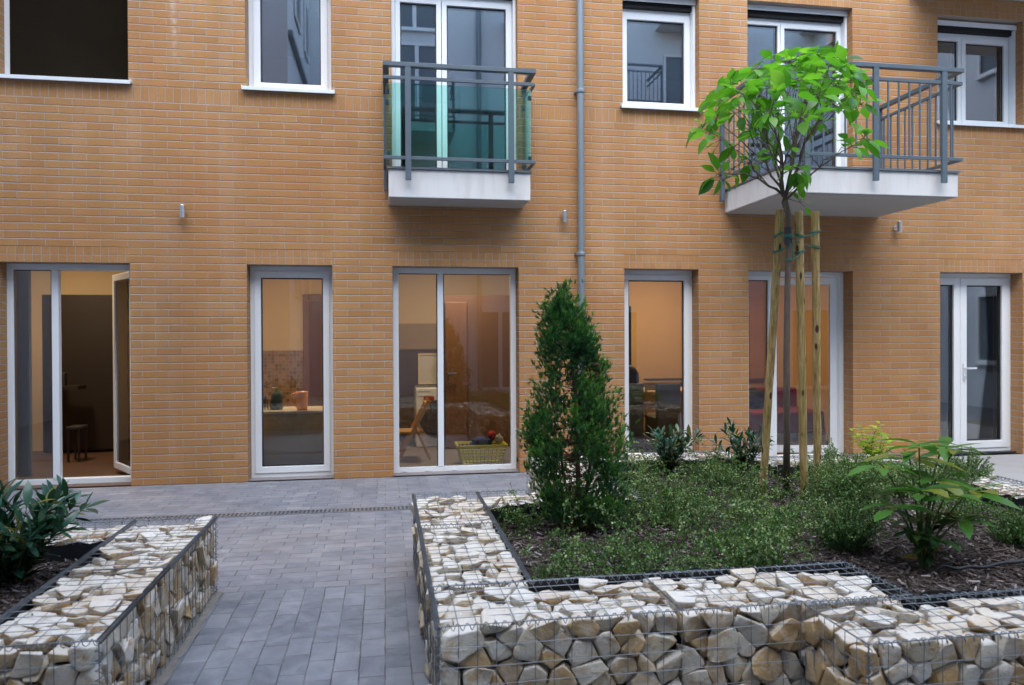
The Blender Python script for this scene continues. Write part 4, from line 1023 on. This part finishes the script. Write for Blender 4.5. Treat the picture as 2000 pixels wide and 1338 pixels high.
# ================================================================== PLANTS
def leaf(m,base,d,up,L,W,tint,droop=.25,fold=.25,n=4,tip=.0,prof=None):
    """pointed leaf with a folded midrib; d is its direction, up its face normal"""
    d=V(d).normalized(); s=d.cross(V(up)).normalized(); u=s.cross(d).normalized(); base=V(base)
    prof=prof or [.0,.62,1.0,.78,0]
    vs=[]; 
    for i in range(n+1):
        t=i/n; wd=W/2*prof[i]; c=base+d*(L*t)-u*(droop*L*t*t)
        vs += [c-s*wd+u*(fold*wd), c, c+s*wd+u*(fold*wd)]
    fs=[]
    for i in range(n):
        a=i*3; b=a+3
        if i==0: fs += [(a+1,b+1,b),(a+1,b+2,b+1)]
        elif i==n-1: fs += [(a,a+1,b+1),(a+1,a+2,b+1)]
        else: fs += [(a,a+1,b+1,b),(a+1,a+2,b+2,b+1)]
    m.add(vs,fs,tint)
def rv(s=1): return V((R.gauss(0,s),R.gauss(0,s),R.gauss(0,s)))
def bez(a,b,c,n): return [a*(1-t)**2+b*(2*t*(1-t))+c*t*t for t in [i/n for i in range(n+1)]]

# ---- staked tree
TY=-3.38
base=PZ(1535,968,.34); base.z=.33
fork=PY(1532,392,TY)
T=thing('young_tree','young round-headed tree with large fresh green leaves, tied to stakes','tree',base)
m=MB(); 
tp=[base,PY(1537,860,TY),PY(1536,700,TY),PY(1538,560,TY),PY(1541,470,TY),PY(1540,420,TY),fork]
m.tube(tp,[.025,.0215,.020,.019,.0185,.019,.022],12)
TR=m.build('trunk',M['bark_tree'],T,smooth=True)
crown=MB(); br=MB()
OV=[0,.80,1.0,.62,0]
tg=[(1362,250,.0),(1390,232,.2),(1385,262,-.2),(1398,352,-.05),(1425,338,.15),(1392,185,.1),(1420,160,-.25),(1440,150,.25),(1475,125,-.05),(1500,165,-.4),(1512,118,.3),(1545,108,.0),(1560,150,-.42),(1585,112,.3),(1605,98,-.05),(1645,102,.12),(1655,135,-.2),(1600,180,-.45),(1640,205,-.25),(1690,200,.1),(1697,272,.0),(1672,288,-.12),(1440,215,-.35),(1410,225,.25),(1470,260,-.3),(1435,285,.1),(1500,215,-.5),(1570,230,-.45),(1460,325,.05),(1560,335,-.1),(1528,258,.35),(1620,150,.42),(1480,180,.45),(1660,180,.35),(1600,235,.3),(1540,180,-.5),(1450,180,-.4),(1580,200,.1),(1510,150,.1),(1490,230,.1),(1640,160,.0),(1430,190,.0),(1550,130,-.25),(1625,120,-.3),(1670,150,.1)]
def whorl(c,axis,nl,L0,L1,dr=(.15,.6)):
    ax=axis.normalized(); o1=ax.orthogonal().normalized(); o2=ax.cross(o1); ph=R.uniform(0,6.28)
    for i in range(nl):
        a=ph+i*2.4; rd=o1*cos(a)+o2*sin(a)
        d=(rd*R.uniform(.75,1.1)+ax*R.uniform(.0,.7)+V((0,0,R.uniform(-.42,.14)))).normalized()
        L=R.uniform(L0,L1); st=c+d*R.uniform(.02,.06)
        br.tube([c,st],.0018,4,caps=False)
        up=(V((0,0,1))+rd*.55+rv(.25))
        leaf(crown,st,d,up,L,L*R.uniform(.48,.64),min(1,max(0,R.gauss(.52,.22))),R.uniform(*dr),R.uniform(.05,.3),4,0,OV)
limbs=[]
tg.sort(key=lambda q:(0 if (q[0],q[1]) in ((1390,232),(1440,150),(1512,118),(1605,98),(1655,135),(1697,272),(1398,352),(1500,215),(1620,150)) else 1))
for i,(px,py,dy) in enumerate(tg):
    px=1533+(px-1533)*.94; py=245+(py-245)*.92; e=PY(px,py,TY+dy); s0=fork+V((R.uniform(-.012,.012),R.uniform(-.012,.012),R.uniform(-.03,.05)))
    main=i<9
    if not main:
        lb=min(limbs,key=lambda L_b:(L_b[-2]-e).length+(L_b[4]-e).length*.5+R.uniform(0,.12)); kk=R.choice((2,3,3,4,5)); s0=lb[kk].copy()
    d=e-s0; ctrl=s0+V((d.x*.35,d.y*.35,d.z*.62))+rv(.03)
    if py>320: ctrl=s0+V((d.x*.5,d.y*.5,abs(d.z)*.8+.10))
    n_=8; P=bez(s0,ctrl,e,n_)
    P=[P[0]]+[q+rv(.010) for q in P[1:-1]]+[P[-1]]
    r0=R.uniform(.0095,.0125) if main else R.uniform(.0035,.0055)
    if main: limbs.append(P)
    br.tube(P,[r0+(.0018-r0)*(k/n_)**.8 for k in range(n_+1)],6)
    ax=(e-P[-2])
    whorl(e,ax+V((0,0,.02)),R.randint(7,10),.085,.14)
    if R.random()<.42 and py<300: q=P[-2]; whorl(q,ax,R.randint(3,5),.07,.13)
    if R.random()<.4 and py<260: # side twig
        q=P[5]; e2=q+(e-q)*.5+V((R.uniform(-.16,.16),R.uniform(-.16,.16),R.uniform(.0,.14))); br.tube([q,q.lerp(e2,.5)+rv(.01),e2],[.003,.0024,.0016],5); whorl(e2,e2-q,R.randint(4,6),.07,.13)
    if R.random()<.35: q=P[3]; e2=q+V((R.uniform(-.1,.1),R.uniform(-.1,.1),R.uniform(.03,.12))); br.tube([q,e2],[.0025,.0012],4)
for px,py in ((1560,358),(1555,305),(1510,305),(1562,395)):
    c=PY(px,py,TY-.05); whorl(c,V((R.uniform(-1,1),-.2,.6)),4,.04,.08); br.tube([fork+V((0,0,.02)),c],[.003,.0015],5)
br.build('branches',M['bark_tree'],T,smooth=True); crown.build('crown',M['leaf_tree'],T,smooth=True)
m=MB(); a=PY(1539,478,TY); b=PY(1539,444,TY); m.tube([a,b],[.0235,.0235],12); m.build('rubber_sleeve',M['rubber'],T)
# stakes
stk=[]
for (pt,pb,yt,yb,lab) in (((1524,408),(1490,958),-3.32,-3.02,'peeled pine stake leaning to the left of the young tree trunk'),((1560,412),(1571,962),-3.36,-3.28,'peeled pine stake in the middle, just right of the trunk'),((1592,412),(1597,955),-3.28,-3.10,'peeled pine stake upright at the right of the three')):
    a=PY(*pt,yt); b=PY(*pb,yb); d=(b-a).normalized(); b=b+d*.10
    T=thing('tree_stake',lab,'stake',(b.x,b.y,b.z),'pine stakes round the young tree')
    m=MB(); k=12; rr_=.0265
    m.tube([a-d*-.003,a-d*-.008]+[a.lerp(b,(i+1)/k)+V((R.uniform(-1,1),R.uniform(-1,1),0))*.002 for i in range(k)],[rr_*.90,rr_]+[rr_*R.uniform(.97,1.04) for i in range(k)],18)
    m.build('post',M['stake'],T,smooth=False)
    for p_ in bpy.data.objects[T.children[0].name].data.polygons: p_.use_smooth=len(p_.vertices)==4
    stk.append((a,b))
def on(i,py):   # point on stake axis at picture height py
    a,b=stk[i]
    lo,hi=0,1
    for _ in range(30):
        t=(lo+hi)/2; q=a.lerp(b,t); v=q-CAM; y=669-FPX*v.dot(_U)/v.dot(_F)
        if y<py: lo=t
        else: hi=t
    return a.lerp(b,lo)
T=thing('tree_tie','green plastic ties looped round the stakes and the trunk','tie',PY(1539,465,TY))
m=MB()
def loop(c,r,ax=V((0,0,1)),tilt=(0,0),turns=2):
    n_=14*turns; m.tube([c+V((r*cos(2*pi*k/14),r*sin(2*pi*k/14),tilt[0]*r*cos(2*pi*k/14)+tilt[1]*r*sin(2*pi*k/14)+.008*k/14)) for k in range(n_+1)],.0033,5)
tr=lambda py: PY(1539.5,py,TY)
loop(on(0,462),.032,tilt=(.3,-.3)); loop(on(0,490),.032,tilt=(.4,.3)); loop(tr(465),.026,turns=3); loop(tr(508),.020,tilt=(.2,.6)); loop(on(1,462),.032,tilt=(-.2,.3)); loop(on(1,494),.032,tilt=(.3,.1)); loop(on(2,455),.032,tilt=(.3,.2)); loop(on(2,485),.032,tilt=(-.2,.2))
def cord(a,b,sag=.01,off=V((0,-.03,0))):
    m.tube(bez(a+off,(a+b)/2+off-V((0,0,sag)),b+off,6),.0033,5)
cord(on(0,462),tr(465)); cord(on(0,490),tr(478)); cord(tr(463),on(1,464)); cord(tr(466),on(2,485),.02); cord(on(1,464),on(2,455)); cord(tr(510),on(1,492),.02); cord(tr(470),tr(508),.0,V((.02,-.02,0)))
m.build('cord',M['tie'],T,smooth=True)

# ---- conifer
CYY=-3.88
cb=PZ(1132,1028,.35); cb.z=.33
T=thing('conifer','narrow dark green thuja conifer with open brown stems, left of the tree','tree',cb)
def cp(px,py,dy=0): return PY(px,py,CYY+dy)
st=MB(); fol=MB()
stems=[[(1130,1032,0),(1127,900,0),(1122,760,.01),(1108,640,.0),(1103,570,0)],[(1128,1030,0),(1150,930,.05),(1160,800,.05),(1150,700,.04),(1140,620,0)],[(1126,1030,0),(1105,950,-.04),(1085,840,-.05),(1088,720,-.02),(1085,640,0)],[(1130,1010,0),(1165,900,-.06),(1180,780,-.06),(1168,690,-.04)]]
SP=[]
for q in stems:
    P=[cp(*p) for p in q]; P2_=[]
    for a,b in zip(P,P[1:]):
        for k in range(4): P2_.append(a.lerp(b,k/4)+rv(.004))
    P2_.append(P[-1]); n_=len(P2_); SP.append(P2_)
    r0=.017 if q is stems[0] else .010
    st.tube(P2_,[r0*(1-.85*i/n_) for i in range(n_)],7)
# envelope: picture half-widths by height
env=[(560,1103,7),(585,1100,18),(620,1100,42),(660,1108,56),(700,1112,66),(740,1120,76),(780,1124,84),(820,1126,90),(870,1126,96),(920,1128,92),(965,1134,84),(1000,1140,66),(1025,1140,40)]
def envat(py):
    for (a,b,c),(d,e,f_) in zip(env,env[1:]):
        if a<=py<=d: t=(py-a)/(d-a); return b+(e-b)*t,c+(f_-c)*t
    return 1130,30
def spray(p,d,L,tint):
    d=d.normalized(); s=d.cross(rv()).normalized()
    # a flattened fan of short scale-leaved twigs
    for k in range(R.randint(6,9)):
        a=R.uniform(-.75,.75); q=(d*cos(a)+s*sin(a)+V((0,0,.12))+rv(.14)).normalized(); l=L*R.uniform(.4,.85)*(1-.35*abs(a)); o_=p+d*L*R.uniform(0,.45)
        w_=.0024; n_=q.cross(s).normalized(); sd=q.cross(n_).normalized()*w_
        fol.add([o_,o_+q*l*.5-sd,o_+q*l,o_+q*l*.5+sd],[(0,1,2,3)],min(1,max(0,tint+R.gauss(0,.14))))
        sd2=n_*w_; fol.add([o_,o_+q*l*.5-sd2,o_+q*l,o_+q*l*.5+sd2],[(0,1,2,3)],min(1,max(0,tint+R.gauss(0,.14))))
k=0
clumps=[]
while k<250:
    py=588+427*R.random()**.85; cx_,hw_=envat(py); hw_*=(.80+.20*min(1,max(0,(py-600)/220)))
    a=R.uniform(0,2*pi); rr_=math.sqrt(R.uniform(.12,1.0)); 
    dxp=cos(a)*rr_*hw_; dy=sin(a)*rr_*hw_/346*.95
    c=cp(cx_+dxp,py,dy)
    # gaps the wall shows through
    gx=cx_+dxp
    if (700<py<860 and 1085<gx<1112) and R.random()<.85: continue
    if (905<py<1010 and 1080<gx<1150) and R.random()<.45: continue
    if (715<py<760 and gx<1085) and R.random()<.8: continue
    clumps.append((c,a,rr_,py)); k+=1
for c,a,rr_,py in clumps:
    j=R.choice(SP); anc=min(j,key=lambda q:abs(q.z-(c.z-.10)))
    mid=(anc+c)/2+V((0,0,-.03)); st.tube([anc,mid+rv(.01),c],[.0035,.0025,.0014],4,caps=False)
    outd=V((cos(a),sin(a),0))*rr_
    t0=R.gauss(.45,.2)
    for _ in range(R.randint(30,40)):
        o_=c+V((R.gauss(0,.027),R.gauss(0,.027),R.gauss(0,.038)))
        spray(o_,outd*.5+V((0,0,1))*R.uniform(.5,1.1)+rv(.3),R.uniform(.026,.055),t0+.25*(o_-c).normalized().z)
for py in range(556,620,4):
    cx_,hw_=envat(py)
    for _ in range(5): spray(cp(cx_+R.uniform(-1,1)*hw_*.7,py,R.uniform(-.03,.03)),V((0,0,1))+rv(.25),.04,.55)
st.build('stems',M['bark_thuja'],T,smooth=True); fol.build('foliage',M['leaf_thuja'],T)

# ---- laurel-type shrubs
LP=[0,.7,1,.85,0]
def laurel(name,label,cat,base,stems_,h,spread,L0,L1,ratio,mat,tintmu,bare=.25,group=None,step=.022,lean=V((0,0,0)),droop=(.0,.25),tops=0,elev=(.3,1.0)):
    T=thing(name,label,cat,base,group); s_=MB(); f_=MB()
    for i in range(stems_):
        a=R.uniform(0,2*pi) if stems_>3 else i*2.1+.4; hh=h*R.uniform(.65,1.05); rd=V((cos(a),sin(a),0))*spread*R.uniform(.25,1)
        e=V(base)+rd+V((0,0,hh))+lean; P=bez(V(base)-V((0,0,.03)),V(base)+rd*.35+V((0,0,hh*.6)),e,9)
        s_.tube(P,[.005-.0035*k/9 for k in range(10)],5)
        Ltot=sum((q-p).length for p,q in zip(P,P[1:])); nl=int(Ltot*(1-bare)/step); ph=R.uniform(0,6)
        for k in range(nl+4):
            t=bare+(1-bare)*min(1,k/nl); x=t*9; ii=min(8,int(x)); p=P[ii].lerp(P[ii+1],x-ii); ax=(P[ii+1]-P[ii]).normalized()
            an=ph+k*2.4; o1=ax.orthogonal().normalized(); o2=ax.cross(o1); r_=o1*cos(an)+o2*sin(an)
            d=(r_+ax*R.uniform(*elev)+V((0,0,R.uniform(0,.2)))).normalized(); L=R.uniform(L0,L1)
            leaf(f_,p,d,V((0,0,1))-r_*.3+rv(.2),L,L*ratio*R.uniform(.85,1.15),min(.96,max(0,R.gauss(tintmu+.2*t,.2))),R.uniform(*droop),R.uniform(.1,.4),4,0,LP)
    s_.build('stems',M['stem_green'],T,smooth=True); f_.build('foliage',mat,T,smooth=True); return T
def gp(px,py,z=.35):
    p=PZ(px,py,z); p.z=soilz(p.x,p.y)-.01; return p
laurel('laurel_shrub','dark bluish green laurel with long narrow leaves in the left planter','shrub',(-1.66,-4.28,.33),30,.40,.30,.08,.13,.27,M['leaf_laurel'],.45,.12,elev=(.5,1.3))
laurel('laurel_shrub','small second dark laurel low at the left picture edge','shrub',(-1.75,-4.62,.33),14,.26,.18,.07,.11,.28,M['leaf_laurel'],.45,.1)
laurel('laurel_shrub','small dark laurel in front of the tall dining room window','shrub',gp(1305,930),16,.34,.24,.08,.12,.28,M['leaf_laurel'],.55,.2,elev=(.6,1.5))
laurel('laurel_shrub','small dark laurel in front of the brick pier left of the stakes','shrub',gp(1448,930),16,.38,.24,.065,.10,.26,M['leaf_laurel'],.5,.2,elev=(.6,1.4))
# the bright long-leaved shrub at the right
bp=gp(1802,1112)
T=thing('long_leaved_shrub','shrub with long bright green leaves on bare stems in front at the right','shrub',bp)
s_=MB(); f_=MB()
def cluster(px,py,dy,nl,L0,L1,tm,bent=.35,fan=None):
    e=PY(px,py,bp.y+dy); P=bez(bp-V((0,0,.02)),V((bp.x+(e.x-bp.x)*.25,bp.y+(e.y-bp.y)*.3,bp.z+(e.z-bp.z)*.65)),e,8); s_.tube(P,[.007-.004*k/8 for k in range(9)],6)
    ph=R.uniform(0,6)
    for k in range(nl):
        a=ph+k*2*pi/nl*1.02+R.uniform(-.25,.25); rd=V((cos(a),sin(a),0)); d=(rd+V((0,0,R.uniform(.0,.45)))).normalized(); L=R.uniform(L0,L1)
        leaf(f_,e-V((0,0,R.uniform(0,.03))),d,V((0,0,1))+rv(.12),L,L*R.uniform(.27,.34),min(.95,max(0,R.gauss(tm-.06,.2))),R.uniform(.15,bent),R.uniform(.1,.35),4,0,LP)
for c in ((1720,905,.1,7,.16,.22,.85),(1745,985,-.02,7,.14,.19,.6),(1880,1010,.02,7,.14,.19,.6),(1830,930,.1,7,.15,.2,.8),(1775,890,.25,7,.18,.25,.85),(1795,868,.15,7,.17,.24,.85),(1840,872,.35,7,.17,.23,.8),(1862,880,.30,7,.16,.22,.8),(1900,955,.10,8,.15,.22,.82),(1800,955,-.05,7,.15,.21,.75),(1850,965,.0,8,.15,.21,.75)): cluster(*c)
for c in ((1790,1040,-.05,7,.10,.14,.15),(1830,1050,-.05,8,.10,.14,.18),(1795,1015,.05,7,.10,.14,.25),(1850,1020,.08,8,.10,.14,.2),(1820,1000,.1,7,.10,.14,.3),(1770,1030,.1,6,.09,.12,.15),(1815,1070,-.02,6,.08,.12,.2)): cluster(*c,bent=.6)
for k,(px,py) in enumerate(((1826,1075),(1812,1090),(1790,1062))):
    leaf(f_,PY(px,py-30,bp.y),V((R.uniform(-.3,.3),-.2,-1)),V((0,-1,.1)),.09,.028,1.0,.1)
s_.build('stems',M['stem_green'],T,smooth=True); f_.build('foliage',M['leaf_bright'],T,smooth=True)
# yellow-green young shoots at the back
bp2=gp(1705,930); T=thing('yellow_green_shrub','young yellow-green leafy shoots in front of the brick pier at the right','shrub',bp2)
s_=MB(); f_=MB()
for px,py,dy in ((1665,842,0),(1680,835,.1),(1690,850,-.1),(1700,860,.1),(1712,838,.1),(1722,848,-.1),(1735,858,0),(1748,862,.1),(1685,870,-.05),(1718,828,.15),(1700,880,-.1)):
    e=PY(px,py,bp2.y+dy); P=bez(bp2,V((bp2.x+(e.x-bp2.x)*.3,e.y,bp2.z+(e.z-bp2.z)*.7)),e,6); s_.tube(P,[.003-.002*k/6 for k in range(7)],4)
    for k in range(12):
        t=.45+.55*k/11; x=t*6; ii=min(5,int(x)); p_=P[ii].lerp(P[ii+1],x-ii); a=k*2.4
        leaf(f_,p_,V((cos(a),sin(a),.35)),V((0,0,1))+rv(.25),R.uniform(.05,.10),R.uniform(.028,.045),R.random(),.2,.2)
s_.build('stems',M['stem_green'],T,smooth=True); f_.build('foliage',M['leaf_yellow'],T,smooth=True)
# small fine shrubs one can tell apart
def fine(name,label,base,r,h,n_st,tm,mat,bright=.2,group=None,L=(.008,.016)):
    T=thing(name,label,'shrub',base,group); s_=MB(); f_=MB()
    for i in range(n_st):
        a=R.uniform(0,2*pi); rr_=r*math.sqrt(R.random()); hh=h*R.uniform(.45,1.1)*(1-.35*(rr_/r)**2)
        b0=V(base)+V((cos(a),sin(a),0))*rr_*.35; e=V(base)+V((cos(a),sin(a),0))*rr_+V((0,0,hh)); P=bez(b0,b0.lerp(e,.4)+V((0,0,hh*.35)),e+rv(.01),6)
        s_.tube(P,[.0016]*7,3,caps=False); nl=int(26*h/.2)+8
        tip=R.random()<bright
        for k in range(nl):
            t=.12+.88*k/nl; x=t*6; ii=min(5,int(x)); p_=P[ii].lerp(P[ii+1],x-ii)+rv(.004); d=rv()+V((0,0,.4)); l=R.uniform(*L)
            q=d.normalized()*l; sd=q.cross(rv()).normalized()*l*.30
            f_.add([p_,p_+q*.5-sd,p_+q,p_+q*.5+sd],[(0,1,2,3)],min(1,max(0,R.gauss(tm+(.45 if tip and t>.6 else 0)+.2*t,.16))))
    s_.build('stems',M['twig'],T); f_.build('foliage',mat,T); return T
gk='fine-leaved shrubs in the big planter'
fine('fine_leaved_shrub','dense fine-leaved shrub just right of the stakes, in front of the back row',gp(1665,985),.30,.31,300,.45,M['leaf_cover'],.5,gk)
fine('fine_leaved_shrub','dark fine-leaved shrub left of the long-leaved shrub, on the open bark',gp(1650,1075),.22,.27,230,.25,M['leaf_cover'],.35,gk)
fine('fine_leaved_shrub','broad fine-leaved shrub behind the long-leaved shrub',gp(1800,965),.34,.28,300,.36,M['leaf_cover'],.2,gk)
fine('fine_leaved_shrub','fine-leaved shrub in front of the right side gabions',gp(1885,950),.20,.30,170,.38,M['leaf_cover'],.2,gk)
fine('fine_leaved_shrub','fine-leaved shrub cut by the right picture edge',gp(1990,1062),.19,.22,170,.28,M['leaf_cover'],.15,gk)
fine('fine_leaved_shrub','small upright wispy shrub in front of the patio door ajar',gp(1620,925),.06,.30,18,.35,M['leaf_cover'],.1,gk)
# ground cover
s_=MB(); f_=MB(); k=0; 
def dens(x,y):
    v=x-0; 
    q=V((x,y,.4))-CAM; z=q.dot(_F); px=1000+FPX*q.dot(_R)/z; py=669-FPX*q.dot(_U)/z
    d=.24+2.3*mnoise.noise(V((x*2.6,y*2.6,7)))
    if px>1560 and py>985: d=-1 if px<1640 or py>1010 else d-.5
    if px>1520 and py>1060: d=-1
    if 1500<px<1640 and 930<py: d-=.25
    if px>1900: d-=.6
    return d
while k<1350:
    x=R.uniform(.64,3.9); y=R.uniform(-4.86,-2.15)
    if not inside(x,y) or R.random()>dens(x,y): continue
    k+=1; z=soilz(x,y); a=R.uniform(0,2*pi); L=R.uniform(.10,.26); b0=V((x,y,z-.005)); tall=R.random()<.36; hh=R.uniform(.12,.27) if tall else R.uniform(.03,.12)
    e=b0+V((cos(a)*L,sin(a)*L,R.uniform(.6,1.2)*hh if tall else R.uniform(.01,.9)*hh)); 
    if not near_in(e.x,e.y): e=b0+(e-b0)*.5
    P=bez(b0,b0.lerp(e,.45)+V((0,0,hh*(.8 if tall else 1.5))),e,7); s_.tube(P,[.0015]*8,3,caps=False)
    tm=R.gauss(.36,.12)+(.18 if tall else 0)+.2*mnoise.noise(V((x*2,y*2,2))); nl=R.randint(22,34) if tall else R.randint(32,48); tip=R.random()<.25
    for j in range(nl):
        t=.08+.92*j/nl; q_=t*7; ii=min(6,int(q_)); p_=P[ii].lerp(P[ii+1],q_-ii)+rv(.003); d=rv()+V((0,0,.5)); l=R.uniform(.010,.021)
        q=d.normalized()*l; sd=q.cross(rv()).normalized()*l*.33
        f_.add([p_,p_+q*.5-sd,p_+q,p_+q*.5+sd],[(0,1,2,3)],min(1,max(0,R.gauss(tm+(.4 if tip and t>.55 else 0)+.12*t,.17))))
    if R.random()<.5:
        for j in range(3):
            q0=P[R.randint(2,5)]; e2=q0+V((R.uniform(-.06,.06),R.uniform(-.06,.06),R.uniform(.01,.07))); s_.tube([q0,e2],.001,3,caps=False)
            for w__ in range(9):
                p_=q0.lerp(e2,w__/8)+rv(.003); q=(rv()+V((0,0,.4))).normalized()*R.uniform(.008,.015); sd=q.cross(rv()).normalized()*.0045
                f_.add([p_,p_+q*.5-sd,p_+q,p_+q*.5+sd],[(0,1,2,3)],min(1,max(0,R.gauss(tm+.1,.18))))
n0=len(f_.v); f_.cm=0
f_.cm=1; f_.add(s_.v,s_.f,.3)
o=f_.build('ground_cover',[M['leaf_cover'],M['twig']]); tag(o,'low tangled small-leaved ground cover spreading over the bark in the big planter','ground cover',kind='stuff')
# fallen leaf
m=MB(); p=PZ(1778,1092,.385); leaf(m,p-V((.05,0,-.012)),V((1,-.15,.05)),V((0,-.4,1)),.105,.034,1,.15,.2); o=m.build('fallen_leaf',M['leaf_bright'],smooth=True); tag(o,'yellow fallen leaf on the bark at the foot of the long-leaved shrub','leaf')
# pale post at the far left edge
p=PZ(-8,1120,.0)
